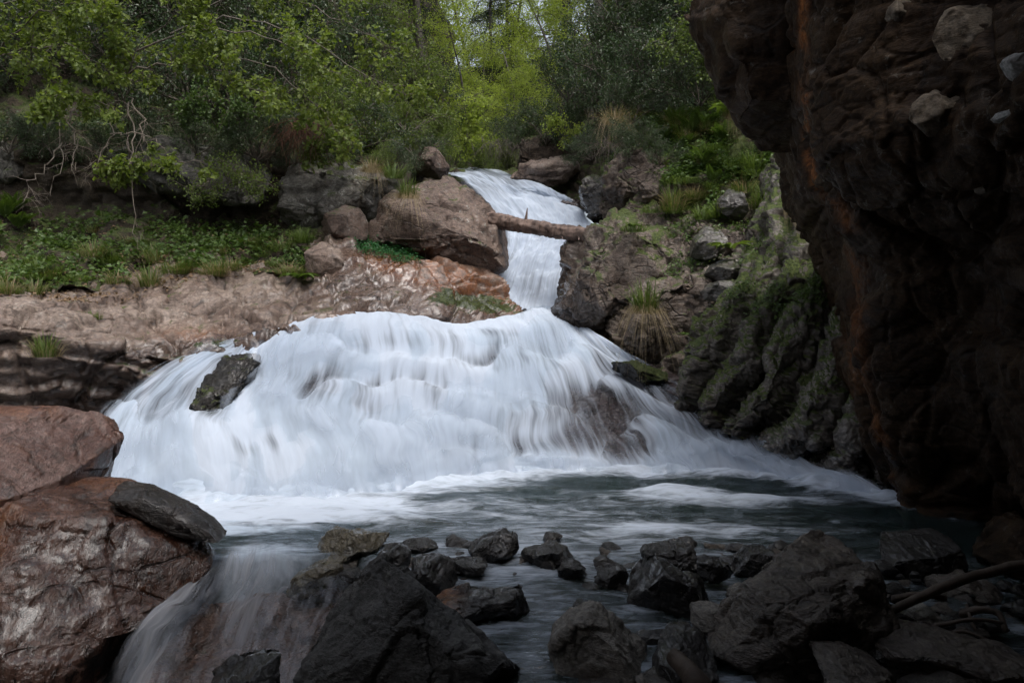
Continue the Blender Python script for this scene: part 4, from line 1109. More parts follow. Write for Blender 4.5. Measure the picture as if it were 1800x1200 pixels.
def wander(rg, p, d, length, n, jit, pull=(0, 0, 0)):
    pts = [np.array(p, float)]
    d = unit(np.array(d, float))
    for k in range(n):
        d = unit(d + rg.normal(size=3) * jit + np.array(pull) / n)
        pts.append(pts[-1] + d * length / n)
    return np.array(pts)

class Plant:
    def __init__(self, seed):
        self.rg = np.random.RandomState(seed)
        self.wood, self.lp, self.la, self.ln, self.ls = [], [], [], [], []
    def stem(self, pts, r0, r1):
        pts = np.asarray(pts, float)
        self.wood.append((pts, np.linspace(r0, r1, len(pts))))
        return pts
    def leaves_on(self, pts, k, size, spread=0.05, up=0.6, face=(0, -0.3, 0)):
        rg = self.rg
        t = rg.uniform(0.1, 1.0, k) * (len(pts) - 1)
        i = np.minimum(t.astype(int), len(pts) - 2)
        f = (t - i)[:, None]
        p = pts[i] * (1 - f) + pts[i + 1] * f
        tan = pts[i + 1] - pts[i]
        tan /= np.maximum(np.linalg.norm(tan, axis=1, keepdims=True), 1e-9)
        ax = tan * 0.5 + rg.normal(size=(k, 3)) * 0.6 + np.array((0, 0, -0.15))
        nr = np.array((0, 0, up)) + np.array(face) + rg.normal(size=(k, 3)) * 0.45
        self.lp.append(p + rg.normal(size=(k, 3)) * spread)
        self.la.append(ax)
        self.ln.append(nr)
        self.ls.append(size * rg.uniform(0.6, 1.25, k))
    def branch(self, pts, r, levels, n, length, ratio=0.55, jit=0.18, pull=(0, 0, 0), t0=0.25, ang=0.9, leaf=None):
        """side shoots along pts; the last level bears leaves (count, size, spread)"""
        rg = self.rg
        for k in range(n):
            t = rg.uniform(t0, 1.0) * (len(pts) - 1)
            i = min(int(t), len(pts) - 2)
            p = pts[i] + (pts[i + 1] - pts[i]) * (t - i)
            tan = unit(pts[i + 1] - pts[i])
            side = rg.normal(size=3)
            side = unit(side - tan * (side @ tan))
            L = length * rg.uniform(0.6, 1.25) * (1.15 - 0.45 * t / (len(pts) - 1))
            q = wander(rg, p, tan * (1 - 0.35 * ang) + side * ang, L, 5, jit, pull)
            self.wood.append((q, np.linspace(r, r * 0.45, 6)))
            if levels > 1:
                self.branch(q, r * 0.5, levels - 1, max(2, int(n * 0.8)) if n < 9 else n // 2 + 2, length * ratio, ratio, jit, pull, 0.15, ang, leaf)
            elif leaf:
                self.leaves_on(q, leaf[0], leaf[1], leaf[2], *leaf[3:])
    def wood_mesh(self, name, mat, sides=4, origin=(0, 0, 0), rmin=0.0):
        V, Fc = tube_geo(self.wood, sides)
        return mesh(name, V - np.array(origin), Fc, mat)
    def leaf_mesh(self, name, mat, origin=(0, 0, 0), width=0.62):
        V, Fc = leaf_geo(np.concatenate(self.lp), np.concatenate(self.la), np.concatenate(self.ln), np.concatenate(self.ls), width)
        return mesh(name, V - np.array(origin), Fc, mat, smooth=False)
    def crown_ball(self, c, rad, n, size, up=0.5, hollow=0.55):
        """leaf sprays through an uneven ellipsoid"""
        rg = self.rg
        m = max(6, n // 45)
        d = rg.normal(size=(m, 3))
        d /= np.linalg.norm(d, axis=1, keepdims=True)
        r = rg.uniform(hollow, 1.0, m) * (0.78 + 0.5 * perlin(d * 1.6 + 7.7, int(rg.randint(90))))
        sp = np.array(c) + d * r[:, None] * np.array(rad)
        k = rg.randint(0, m, n)
        loc = rg.normal(size=(n, 3)) * np.array((0.17, 0.17, 0.09)) * np.mean(rad)
        p = sp[k] + loc
        self.lp.append(p)
        self.la.append(d[k] * 0.6 + rg.normal(size=(n, 3)) * 0.6 + np.array((0, 0, -0.2)))
        self.ln.append(np.array((0, -0.25, up)) + rg.normal(size=(n, 3)) * 0.45)
        self.ls.append(size * rg.uniform(0.6, 1.3, n))
        return sp

def place(root, loc, s=1.0, rz=0.0, label=None, group=None):
    root.location = loc
    root.scale = (s, s, s)
    root.rotation_euler = (0, 0, rz)
    if label: root['label'] = label
    if group: root['group'] = group

# --- broadleaf tree prototypes -------------------------------------------------
def tree_proto(name, seed, h, rad, leaves, size, mat, label, cat='tree', clear=0.3, bark='bark', tr=0.16):
    pl = Plant(seed)
    rg = pl.rg
    trunk = pl.stem(wander(rg, (0, 0, -0.4), (rg.normal() * 0.05, rg.normal() * 0.05, 1), h + 0.4, 9, 0.05), tr, 0.03)
    tw = [pl.wood[-1]]
    pl.wood = []
    for k in range(22):
        t = rg.uniform(clear, 0.98)
        i = t * (len(trunk) - 1)
        p = trunk[int(i)] + (trunk[min(int(i) + 1, len(trunk) - 1)] - trunk[int(i)]) * (i - int(i))
        a = rg.uniform(0, 6.283)
        L = rad * (1.15 - 0.75 * max(0, t - 0.45)) * rg.uniform(0.65, 1.15)
        limb = wander(rg, p, (math.cos(a), math.sin(a), rg.uniform(0.15, 0.75)), L, 6, 0.16, (0, 0, -0.25))
        pl.wood.append((limb, np.linspace(tr * 0.38 * (1.1 - t * 0.7), 0.010, 7)))
        n0 = max(1, leaves // 22 // 14)
        pl.branch(limb, 0.008, 1, 14, L * 0.42, jit=0.22, pull=(0, 0, -0.2), t0=0.18, ang=0.95, leaf=(n0, size, 0.12, 0.7))
    root = thing(name, label, cat)
    V, Fc = tube_geo(tw, 9)
    V2_, F2_ = tube_geo(pl.wood, 4)
    link('trunk', mesh('trunk', np.concatenate((V, V2_)), np.concatenate((Fc, F2_ + len(V))), M[bark]), root)
    link('crown', pl.leaf_mesh('crown', M[mat]), root)
    return root

def conifer_proto(name, seed, h, rad, label):
    pl = Plant(seed)
    rg = pl.rg
    trunk = wander(rg, (0, 0, -0.4), (0, 0, 1), h + 0.4, 8, 0.02)
    V, Fc = tube_geo([(trunk, np.linspace(0.14, 0.02, 9))], 8)
    root = thing(name, label, 'tree')
    for k in range(85):
        t = rg.uniform(0.10, 0.98)
        a = rg.uniform(0, 6.283)
        L = rad * (1.08 - t) * rg.uniform(0.7, 1.15) + 0.15
        p = np.array((0, 0, t * h))
        limb = wander(rg, p, (math.cos(a), math.sin(a), 0.05), L, 5, 0.08, (0, 0, -0.7))
        pl.wood.append((limb, np.linspace(0.018, 0.006, 6)))
        pl.leaves_on(limb, int(40 + 60 * L), 0.13, 0.10, 0.6)
    V2_, F2_ = tube_geo(pl.wood, 4)
    link('trunk', mesh('trunk', np.concatenate((V, V2_)), np.concatenate((Fc, F2_ + len(V))), M['bark']), root)
    link('crown', pl.leaf_mesh('crown', M['lconifer'], width=0.22), root)
    return root

# --- bush prototype -------------------------------------------------------------
def bush_proto(name, seed, rad, leaves, size, mat, label, stems=9, twig='twigdk', up=0.5, width=0.5):
    pl = Plant(seed)
    rg = pl.rg
    for k in range(stems):
        a = rg.uniform(0, 6.283)
        s = wander(rg, (0, 0, -0.15), (math.cos(a) * 0.8, math.sin(a) * 0.8 - 0.2, 1.0), np.mean(rad) * 1.5, 6, 0.16, (0, 0, -0.3))
        pl.stem(s, 0.022, 0.007)
        pl.branch(s, 0.007, 2, 7, np.mean(rad) * 0.7, 0.55, 0.2, (0, 0, 0.05), 0.25, 0.9, (max(1, leaves // (stems * 7 * 5)), size, 0.05, up))
    root = thing(name, label, 'shrub')
    link('stems', pl.wood_mesh('stems', M[twig], 4), root)
    link('foliage', pl.leaf_mesh('foliage', M[mat], width=width), root)
    return root

def hit(Vs, px, py, rad=7):
    """nearest surface point that shows at that pixel"""
    best = None
    for V in Vs:
        W = V.reshape(-1, 3)
        q = pix(W)
        d = np.abs(q - np.array((px, py))).max(1)
        m = d < rad
        if m.any():
            c = W[m][W[m][:, 1].argmin()]
            if best is None or c[1] < best[1]:
                best = c
    return best if best is not None else P(px, py, 13)

# ------------------------------------------------------------------ woods behind the crest
GA = 'pale green trees of the wood behind the crest'
GB = 'dark conifers of the wood behind the crest'
GC = 'mid green trees of the wood behind the crest'
LA = 'pale yellow-green leafy tree in the wood behind the upper fall'
LB = 'dark conifer standing among the pale trees behind the upper fall'
LC = 'mid green leafy tree among the wood behind the upper fall'
pa = tree_proto('spring_tree', 301, 9.0, 2.7, 13000, 0.095, 'lbright', LA, clear=0.12)
pb = tree_proto('spring_tree', 302, 7.0, 2.5, 12000, 0.090, 'lbright', LA, clear=0.06, tr=0.10)
pc = tree_proto('leafy_tree', 303, 10.0, 2.4, 12000, 0.085, 'lmid', LC, clear=0.2)
pd = conifer_proto('conifer', 304, 10.0, 2.2, LB)
rgt = np.random.RandomState(5)
wood_list = [
    # proto, px of the trunk, py of its foot, depth, scale
    (pa, 690, 255, 30, 1.1), (pa, 880, 250, 32, 0.8), (pa, 960, 240, 33, 0.8),
    (pb, 820, 290, 24, 0.6), (pb, 850, 275, 27, 0.7), (pb, 910, 262, 25, 0.55), (pb, 980, 225, 27, 0.7), (pb, 1010, 200, 31, 1.0),
    (pb, 720, 240, 34, 1.1), (pb, 860, 230, 36, 0.8), (pb, 1060, 150, 36, 1.1),
    (pc, 665, 250, 25, 1.0), (pc, 620, 240, 24, 1.0), (pc, 1120, 160, 25, 0.9), (pc, 560, 200, 23, 1.0), (pa, 1110, 120, 33, 1.1), (pa, 600, 190, 32, 1.1), (pc, 1190, 110, 24, 0.9),
    (pa, 838, 225, 40, 0.95), (pa, 790, 228, 41, 0.95), (pb, 905, 225, 41, 1.0), (pd, 735, 250, 29, 0.95), (pd, 862, 240, 29, 0.80), (pd, 890, 235, 33, 0.95), (pd, 1090, 160, 31, 0.9), (pd, 640, 215, 33, 1.0),
    ]
used = set()
for pr, px, py, y, s in wood_list:
    o = pr if pr not in used else copy_tree(pr)
    used.add(pr)
    place(o, P(px, py, y), s, rgt.uniform(0, 6.28), group={'spring_tree': GA, 'leafy_tree': GC, 'conifer': GB}[pr.name.split('.')[0]])
for seed_, px, py, y, h_, lb in ((305, 765, 265, 25.5, 13, 'dark forked trunk rising above the upper fall, left of the sky gap'), (306, 1045, 190, 26, 13, 'straight grey trunk at the top, right of the upper fall'), (307, 664, 260, 24, 12, 'thin trunk at the top left of the sky gap'), (308, 985, 215, 31, 14, 'slender pale trunk between the dark conifer and right slope')):
    o = tree_proto('tall_tree', seed_, h_, 2.4, 5000, 0.09, 'lbright' if seed_ != 306 else 'lmid', lb, clear=0.42, tr=0.20)
    place(o, P(px, py, y), 1.0, 0.3)
# trees added on the left slope, crowns mostly out of view, shading the bank
for k, (px, py, y, s) in enumerate([(-330, 100, 15.5, 0.85), (-60, 90, 16, 0.9), (200, 60, 17, 0.9), (420, 80, 18, 0.9), (520, 160, 19, 0.9), (330, -10, 20, 1.0), (60, -20, 20, 1.0)]):
    o = copy_tree(pc)
    place(o, P(px, py, y), s, rgt.uniform(0, 6.28), 'leafy tree added on the steep left slope to shade the grey outcrops', 'added shade trees on the left slope')

# ------------------------------------------------------------------ shrubs on both banks
sa = bush_proto('evergreen_shrub', 311, (0.9, 0.9, 0.8), 5200, 0.062, 'ldark', '')
sb = bush_proto('evergreen_shrub', 312, (0.8, 0.8, 0.7), 4600, 0.055, 'ldark', '')
scb = bush_proto('leafy_shrub', 313, (0.8, 0.8, 0.7), 4200, 0.060, 'lmid', '')
LS1, GS1 = 'dark glossy evergreen shrub on the right slope above the knoll', 'evergreen shrubs on the right slope'
LS2, GS2 = 'dark evergreen shrub in the shade of the left slope', 'evergreen shrubs on the left slope'
LS3, GS3 = 'grey-green shrub crowding the bank left of the upper crest', 'shrubs left of the upper crest'
LS4, GS4 = 'green leafy shrub along the stream above the crest', 'shrubs along the stream above the crest'
shr = []
for px, py, y, s in [(1010, 250, 18.6, 1.0), (960, 246, 19.2, 0.9), (900, 258, 19.4, 0.7), (1040, 275, 17.2, 0.6), (1075, 262, 14.2, 0.5), (1120, 268, 13.2, 0.45), (1160, 285, 12.9, 0.4), (1050, 190, 18, 1.2), (1000, 170, 20, 1.2), (1090, 150, 17, 1.2), (1140, 180, 15.2, 1.1), (1190, 140, 15.2, 1.2), (1230, 175, 13.8, 0.9),
                     (1100, 70, 18.5, 1.3), (1180, 60, 17, 1.3), (1240, 90, 15.5, 1.2), (1290, 120, 14, 1.0), (1150, -10, 19, 1.3), (1240, 0, 17.5, 1.3), (1310, 30, 15.5, 1.2), (1060, 110, 20, 1.3), (1350, 180, 12.8, 0.8), (1110, 210, 14.6, 0.7), (1290, 60, 14.5, 1.0), (1210, 20, 16, 1.1)]:
    shr.append((rgt.choice([0, 1]), px, py, y, s, LS1, GS1))
for px, py, y, s in [(20, 120, 14.6, 1.2), (120, 100, 15, 1.3), (230, 140, 14.8, 1.2), (330, 170, 14.8, 1.2), (430, 200, 15, 1.1), (60, 30, 15.8, 1.4), (190, 30, 16, 1.4), (310, 60, 16.3, 1.4), (420, 110, 16.2, 1.3), (500, 160, 16.2, 1.2),
                     (-80, 180, 14, 1.1), (15, 262, 12.9, 0.55), (95, 268, 12.9, 0.5), (270, 262, 12.9, 0.5), (345, 268, 13.0, 0.55), (450, 275, 13.4, 0.6), (505, 268, 13.6, 0.6), (180, 268, 12.9, 0.4), (510, 60, 18, 1.5), (450, 0, 18, 1.5), (560, 110, 18, 1.4), (120, -40, 17.5, 1.5), (270, -30, 17.5, 1.5)]:
    shr.append((rgt.choice([0, 1]), px, py, y, s, LS2, GS2))
for px, py, y, s in [(600, 288, 13.7, 0.45), (655, 292, 14.0, 0.45), (705, 296, 14.3, 0.45), (750, 285, 15.6, 0.5), (520, 285, 13.6, 0.45), (560, 240, 15, 1.0), (620, 255, 15.2, 1.0), (680, 268, 15.6, 0.9), (730, 270, 16.5, 0.8), (600, 200, 16, 1.1), (660, 210, 16.6, 1.1), (715, 225, 17.5, 1.0), (760, 250, 18.5, 0.8), (640, 150, 18, 1.3), (700, 160, 19, 1.3), (590, 130, 18, 1.3), (755, 200, 20, 1.1)]:
    shr.append((rgt.choice([1, 2, 2]), px, py, y, s, LS3, GS3))
for px, py, y, s in [(780, 300, 21.5, 0.7), (815, 300, 22.5, 0.7), (845, 296, 22, 0.8), (800, 280, 25, 1.0), (860, 280, 24, 0.9), (900, 262, 23, 0.8)]:
    shr.append((2, px, py, y, s, LS4, GS4))
protos = [sa, sb, scb]
used = set()
for k, px, py, y, s, lb, gr in shr:
    o = protos[k] if k not in used else copy_tree(protos[k])
    used.add(k)
    place(o, P(px, py, y), s, rgt.uniform(0, 6.28), lb, gr)

# ------------------------------------------------------------------ hazels arching out over the left bank
def hazel(seed, label, stems, leafn=8, size=0.082, twn=14, tl=0.55, mat='lhazel', twig='twigmid', r=0.017, levels=2, pull=(0, 0, -0.35), name='hazel_shrub', up=0.55):
    pl = Plant(seed)
    for st in stems:
        C = np.array([P(*c) for c in st])
        pts = catmull(C, np.linspace(0, 1, 14))
        pts[1:-1] += pl.rg.normal(size=(12, 3)) * 0.03
        pl.stem(pts, r, r * 0.25)
        pl.branch(pts, r * 0.3, levels, twn, tl, 0.5, 0.2, pull, 0.25, 0.9, (leafn, size, 0.03, up) if leafn else None)
    o0 = P(*stems[0][0])
    root = thing(name, label, 'shrub', o0)
    link('branches', pl.wood_mesh('branches', M[twig], 5, o0), root)
    if leafn:
        link('foliage', pl.leaf_mesh('foliage', M[mat], o0, 0.8), root)
    return root
hazel(401, 'leafy hazel with a pale forked stem hanging over the grey outcrop', [
    [(232, 300, 12.6), (222, 200, 12.2), (226, 120, 11.9), (270, 60, 11.6), (330, 20, 11.4)],
    [(222, 190, 12.2), (190, 110, 12.0), (170, 30, 11.8), (160, -60, 11.8)],
    [(226, 130, 11.9), (300, 110, 11.6), (400, 130, 11.3), (480, 180, 11.0)],
    [(240, 90, 11.8), (360, 50, 11.4), (480, 70, 11.2), (600, 130, 11.0)]], twn=14)
hazel(402, 'wide hazel spray reaching right towards the upper crest', [
    [(300, 60, 13.5), (400, 30, 12.5), (520, 60, 12.0), (640, 130, 11.8), (720, 170, 11.8)],
    [(330, 20, 13.5), (470, -10, 12.5), (600, 40, 12.2), (700, 90, 12.2)],
    [(380, 100, 13), (470, 120, 12.3), (560, 190, 12.0), (600, 240, 11.9)]], twn=15)
hazel(403, 'hazel branches crowding the upper left corner', [
    [(-60, 160, 13), (20, 60, 12.0), (100, 10, 11.5), (190, 0, 11.2)],
    [(-40, 120, 13), (30, 90, 12.0), (110, 80, 11.6), (160, 110, 11.3)],
    [(-30, 40, 12.8), (60, -10, 12), (200, -20, 11.5), (330, -10, 11.2)],
    [(60, 220, 13), (50, 120, 12.4), (70, 40, 12), (60, -40, 12)]], twn=13)
hazel(404, 'low hazel spray with bright leaves over the bare branches at left', [
    [(60, 220, 12.6), (90, 180, 12.0), (140, 170, 11.6), (200, 190, 11.3)],
    [(100, 190, 12), (130, 165, 11.6), (110, 160, 11.3), (80, 185, 11.2)]], leafn=7, twn=10, tl=0.35)
hazel(405, 'trailing leafy shoot at the foot of the hanging branches', [
    [(225, 250, 12.1), (235, 275, 11.7), (260, 290, 11.4), (310, 285, 11.2), (360, 285, 11.1)],
    [(235, 280, 11.7), (220, 295, 11.4), (190, 300, 11.2)]], leafn=7, twn=9, tl=0.30)
hazel(406, 'small fresh green shrub in front of the grey lichen rock', [
    [(400, 340, 13.2), (370, 320, 12.8), (350, 325, 12.5), (330, 335, 12.4)],
    [(400, 340, 13.2), (420, 310, 12.8), (450, 315, 12.5), (480, 330, 12.4)],
    [(400, 340, 13.2), (400, 300, 12.9), (420, 290, 12.7)]], leafn=7, twn=12, tl=0.42, mat='lmid', size=0.045)
hazel(407, 'green bramble patch among the dark shrubs, mid left slope', [
    [(380, 230, 13.6), (370, 180, 13.2), (350, 170, 12.9)],
    [(380, 230, 13.6), (400, 190, 13.2), (420, 200, 12.9)],
    [(370, 230, 13.6), (350, 205, 13.2), (330, 200, 12.9)]], leafn=8, twn=10, tl=0.4, mat='livy', size=0.065)
hazel(408, 'bare pale branches drooping in front of the grey outcrop', [
    [(120, 180, 12.4), (105, 220, 11.7), (108, 280, 11.4), (88, 345, 11.2)],
    [(130, 190, 12.4), (130, 230, 11.7), (128, 270, 11.4), (132, 300, 11.3)],
    [(160, 180, 12.4), (190, 215, 11.7), (194, 240, 11.5), (172, 280, 11.3), (150, 300, 11.3)],
    [(225, 170, 12.1), (245, 200, 11.7), (252, 250, 11.4), (240, 280, 11.3)],
    [(110, 250, 11.5), (80, 290, 11.3), (55, 320, 11.2), (40, 352, 11.1)],
    [(194, 236, 11.5), (250, 235, 11.3), (290, 260, 11.2)],
    [(226, 180, 12.0), (232, 260, 11.6), (232, 330, 11.4), (240, 425, 11.2)]], leafn=0, twig='twig', twn=6, tl=0.45, r=0.013, levels=2, pull=(0, 0, -0.5), name='bare_shrub')
hazel(409, 'green sprays hanging below the red roots', [
    [(560, 210, 13.4), (570, 240, 13.0), (560, 260, 12.8), (548, 262, 12.7)],
    [(570, 200, 13.4), (600, 240, 13.0), (590, 260, 12.8)]], leafn=7, twn=10, tl=0.35, mat='lmid')
hazel(410, 'young bright shrub leaning over the stream beyond the crest', [
    [(800, 290, 21), (810, 240, 20.6), (800, 200, 20.4), (780, 170, 20.2)],
    [(800, 290, 21), (825, 240, 20.6), (850, 200, 20.4)]], leafn=9, twn=14, tl=0.8, mat='lbright', size=0.085)
hazel(411, 'leafy shrub hugging the top of the right bank beside the overhang', [
    [(1240, 130, 13.5), (1230, 90, 13.2), (1240, 40, 13.0), (1230, -10, 12.8)],
    [(1250, 130, 13.5), (1210, 100, 13.2), (1180, 70, 13.0)],
    [(1250, 140, 13.2), (1265, 110, 12.9), (1255, 80, 12.8)]], leafn=8, twn=14, tl=0.6, mat='lmid', size=0.055, twig='twigdk')
hazel(412, 'light green shrub growing out of the brown rock by the crest', [
    [(985, 250, 18.3), (980, 225, 18.0), (970, 215, 17.8)], [(985, 250, 18.3), (1000, 225, 18.0), (1010, 215, 17.8)]], leafn=8, twn=9, tl=0.4, mat='lbright', size=0.06)

# ------------------------------------------------------------------ grass, ferns, herbs
def blades(rg, n, h, spread, lean=0.5, droop=0.7, w=0.008, bias=(0, -0.25)):
    a = rg.uniform(0, 6.283, n)
    r = spread * np.sqrt(rg.uniform(0, 1, n))
    b = np.stack((np.cos(a) * r, np.sin(a) * r * 0.7, np.zeros(n) - 0.02), -1)
    d = np.stack((np.cos(a) + bias[0] * 2, np.sin(a) + bias[1] * 2, np.zeros(n)), -1) * rg.uniform(0.2, 1.0, n)[:, None] * lean + rg.normal(size=(n, 3)) * 0.12
    d[:, 2] = 0
    L = h * rg.uniform(0.55, 1.15, n)
    side = np.cross(d + 1e-6, np.array((0, 0, 1.0)))
    side /= np.maximum(np.linalg.norm(side, axis=1, keepdims=True), 1e-9)
    side = side * 0.8 + np.array((0.5, 0, 0))
    V = []
    for k, t in enumerate((0, 0.35, 0.7, 1.0)):
        c = b + d * (L * t ** 1.6)[:, None] * 1.1
        c[:, 2] += L * (t - droop * t * t * (np.linalg.norm(d, axis=1) * 0.9))
        ww = w * (1 - 0.85 * t) * rg.uniform(0.8, 1.2, n)
        if k < 3:
            V += [c + side * ww[:, None], c - side * ww[:, None]]
        else:
            V += [c]
    V = np.stack(V, 1).reshape(-1, 3)
    i = np.arange(n)[:, None] * 7
    Q = np.concatenate([i + np.array(f) for f in ((0, 1, 3, 2), (2, 3, 5, 4))], 0)
    T = i + np.array((4, 5, 6))
    return V, Q, T
def tuft_mesh(seed, n, h, spread, mat, **kw):
    V, Q, T = blades(np.random.RandomState(seed), n, h, spread, **kw)
    return mesh('blades', V, [Q, T], M[mat], smooth=False)
TM = {
    'green': tuft_mesh(501, 130, 0.38, 0.13, 'grass', w=0.010),
    'lush': tuft_mesh(502, 120, 0.44, 0.24, 'grass', lean=1.0, w=0.012),
    'short': tuft_mesh(503, 130, 0.24, 0.26, 'grass', lean=1.0, w=0.011),
    'dry': tuft_mesh(504, 330, 0.42, 0.17, 'dry', lean=0.75, droop=1.9, bias=(0, -0.8), w=0.006),
    'drythin': tuft_mesh(505, 80, 0.40, 0.2, 'dry', lean=0.9, droop=0.8),
}
def tuft(px, py, y, kinds, s, label, group=None, name='grass_tuft', rz=None):
    root = thing(name, label, 'grass', P(px, py, y), group)
    root.scale = (s, s, s)
    root.rotation_euler = (0, 0, rgt.uniform(-0.5, 0.5) if rz is None else rz)
    for k in kinds:
        o = link('green_blades' if k in ('green', 'lush', 'short') else 'dry_blades', TM[k], root)
        if k == 'dry':
            o.location = (0, -0.03, -0.02)
    return root
tuft(1135, 545, 9.55, ('green', 'dry'), 1.25, 'tall grass tuft with dry hanging skirts on the brown right-bank boulder')
tuft(1112, 405, 11.0, ('short',), 0.8, 'small green tuft on the rock beside the log end')
tuft(655, 300, 13.1, ('dry', 'drythin'), 1.0, 'straw-coloured dry grass hanging over the grey lichen rock', rz=0)
tuft(718, 345, 12.2, ('dry', 'green'), 1.05, 'half dry tuft trailing down the big brown boulder', rz=0)
tuft(690, 310, 13.0, ('lush',), 0.9, 'green tuft on top of the big brown boulder')
tuft(1080, 215, 14.2, ('dry', 'drythin'), 1.3, 'dry grass hanging below the shrubs at the edge of the right knoll', rz=0)
tuft(1290, 205, 12.0, ('dry', 'lush'), 1.1, 'grass clump under the dark block of the overhang')
tuft(1395, 372, 9.0, ('dry', 'green'), 0.9, 'half dry tuft in the cleft beside the overhang')
tuft(80, 625, 8.0, ('green', 'drythin'), 0.8, 'lone tuft on the dark face below the slab, far left')
tuft(160, 560, 9.3, ('short',), 0.6, 'small dark tuft in a crack of the slab')
tuft(530, 425, 12.2, ('lush', 'green'), 0.8, 'bright grass tuft above the block on the slab')
tuft(505, 480, 11.5, ('drythin', 'short'), 0.8, 'thin dry tuft left of the broad leaves')
GL, LL = 'grass tufts along the left bank', 'grass tuft in the green strip along the upper edge of the slab'
for k in range(46):
    px = rgt.uniform(-30, 540)
    py = np.interp(px, [-30, 130, 340, 540], [512, 505, 482, 470]) - abs(rgt.normal()) * 46 + 6
    w = hit([hillV, slabV], px, py)
    kk = [('lush',), ('short',), ('green', 'drythin'), ('short', 'drythin'), ('lush', 'drythin')][rgt.randint(5)]
    r_ = tuft(0, 0, 1, kk, rgt.uniform(0.4, 1.0), LL, GL)
    r_.location = w
GR, LR = 'grass tufts on the right knoll', 'grass tuft on the green slope above the right-bank rocks'
for k in range(52):
    px = rgt.uniform(1075, 1345)
    py = rgt.uniform(205, 385)
    if py > 300 and px < 1140: continue
    w = hit([rbankV], px, py)
    kk = [('lush',), ('short',), ('green', 'drythin'), ('short', 'drythin'), ('short',)][rgt.randint(5)]
    r_ = tuft(0, 0, 1, kk, rgt.uniform(0.6, 1.05), LR, GR)
    r_.location = w + np.array((0, -0.1, 0.02))

def fern_meshes(seed, n=11, L=0.5):
    rg = np.random.RandomState(seed)
    out = []
    for k in range(n):
        a = rg.uniform(0, 6.283)
        pts = wander(rg, (0, 0, 0), (math.cos(a) * 0.45, math.sin(a) * 0.45, 1.0), L * rg.uniform(0.6, 1.1), 12, 0.03, (math.cos(a) * 0.35, math.sin(a) * 0.35, -0.75))
        T = np.gradient(pts, axis=0)
        side = np.cross(T, np.array((0, 0, 1.0)))
        side /= np.maximum(np.linalg.norm(side, axis=1, keepdims=True), 1e-9)
        tt = np.linspace(0.12, 1, 26)
        p = catmull(pts, tt)
        sd_ = catmull(side, tt)
        tn = catmull(T / np.linalg.norm(T, axis=1, keepdims=True), tt)
        sz = 0.115 * L / 0.6 * np.sin(np.clip(tt * 0.86 + 0.14, 0, 1) * math.pi) ** 0.7 + 0.01
        nr = np.cross(sd_, tn)
        pp = np.concatenate((p, p)); ax = np.concatenate((sd_ + tn * 0.35, -sd_ + tn * 0.35))
        V, Fc = leaf_geo(pp, ax, np.concatenate((nr, nr)), np.concatenate((sz, sz)), 0.26, 0.02, 0.1)
        Vt, Ft = tube_geo([(pts, np.linspace(0.005, 0.0015, 13))], 3)
        off = len(V)
        me = bpy.data.meshes
        out.append((V, Fc, Vt, Ft))
    return out
FM = []
for sd_ in (601, 602, 603):
    ms = []
    for V, Fc, Vt, Ft in fern_meshes(sd_):
        tri = np.concatenate((Ft[:, [0, 1, 2]], Ft[:, [0, 2, 3]])) + len(V)
        ms.append(mesh('frond', np.concatenate((V, Vt)), np.concatenate((Fc, tri)), M['fern'], smooth=False))
    FM.append(ms)
def fern(w, s, label, group, kind):
    root = thing('fern', label, 'fern', w, group)
    root.scale = (s, s, s)
    root.rotation_euler = (0, 0, rgt.uniform(0, 6.28))
    for m in FM[kind]:
        link('frond', m, root)
for k, (px, py, s) in enumerate([(1180, 225, 0.9), (1210, 235, 1.0), (1240, 225, 0.9), (1160, 245, 0.8), (1195, 265, 0.8), (1270, 250, 0.9), (1230, 290, 0.8), (1290, 200, 0.9), (1265, 175, 0.8), (1060, 270, 0.9), (1250, 320, 0.7)]):
    fern(hit([rbankV], px, py) + np.array((0, -0.12, 0.05)), s, 'green fern on the slope of the right knoll', 'ferns on the right knoll', k % 3)
for k, (px, py, s) in enumerate([(15, 385, 1.0), (45, 400, 0.9), (-10, 420, 1.0), (30, 370, 0.9)]):
    fern(hit([hillV], px, py) + np.array((0, -0.1, 0.03)), s, 'fern in the shade at the far left of the bank', 'ferns at the far left', k % 3)

# ground cover: leaves lying close to the soil
def cover(name, Vs, poly, n, size, mat, label, cat, seed, lift=0.06, width=0.85, up=0.9, flatn=0.35, clump=1.2, thr=-0.1):
    rg = np.random.RandomState(seed)
    pts = []
    for V in Vs:
        W = V.reshape(-1, 3)
        m = inpoly(pix(W), poly)
        pts.append(W[m])
    W = np.concatenate(pts)
    W = W[fbm(W * clump, 3, seed=seed) > thr]
    # even cover: weight by distance spacing
    p = W[rg.randint(0, len(W), n)] + rg.normal(size=(n, 3)) * np.array((0.04, 0.04, 0.0))
    p[:, 2] += np.abs(rg.normal(size=n)) * lift
    ax = rg.normal(size=(n, 3)) * np.array((1, 1, 0.35))
    nr = np.array((0, -0.35, up)) + rg.normal(size=(n, 3)) * flatn
    V, Fc = leaf_geo(p, ax, nr, size * rg.uniform(0.55, 1.3, n), width, 0.1, 0.1)
    o = link(name, mesh(name, V, Fc, M[mat], smooth=False))
    tag(o, label, cat, kind='stuff')
cover('ground_ivy', [hillV, slabV], [(-30, 395), (200, 385), (420, 400), (560, 420), (550, 470), (330, 480), (200, 500), (-30, 515)], 11000, 0.072, 'livy', 'low green herbs covering the soil between slab and left slope', 'ground cover', 701, 0.10)
cover('leaf_litter', [hillV, slabV], [(-30, 380), (300, 380), (560, 420), (540, 480), (340, 500), (200, 540), (60, 525), (-30, 530)], 5000, 0.05, 'litter', 'brown dead leaves strewn along the left bank', 'leaf litter', 702, 0.015, flatn=0.25)
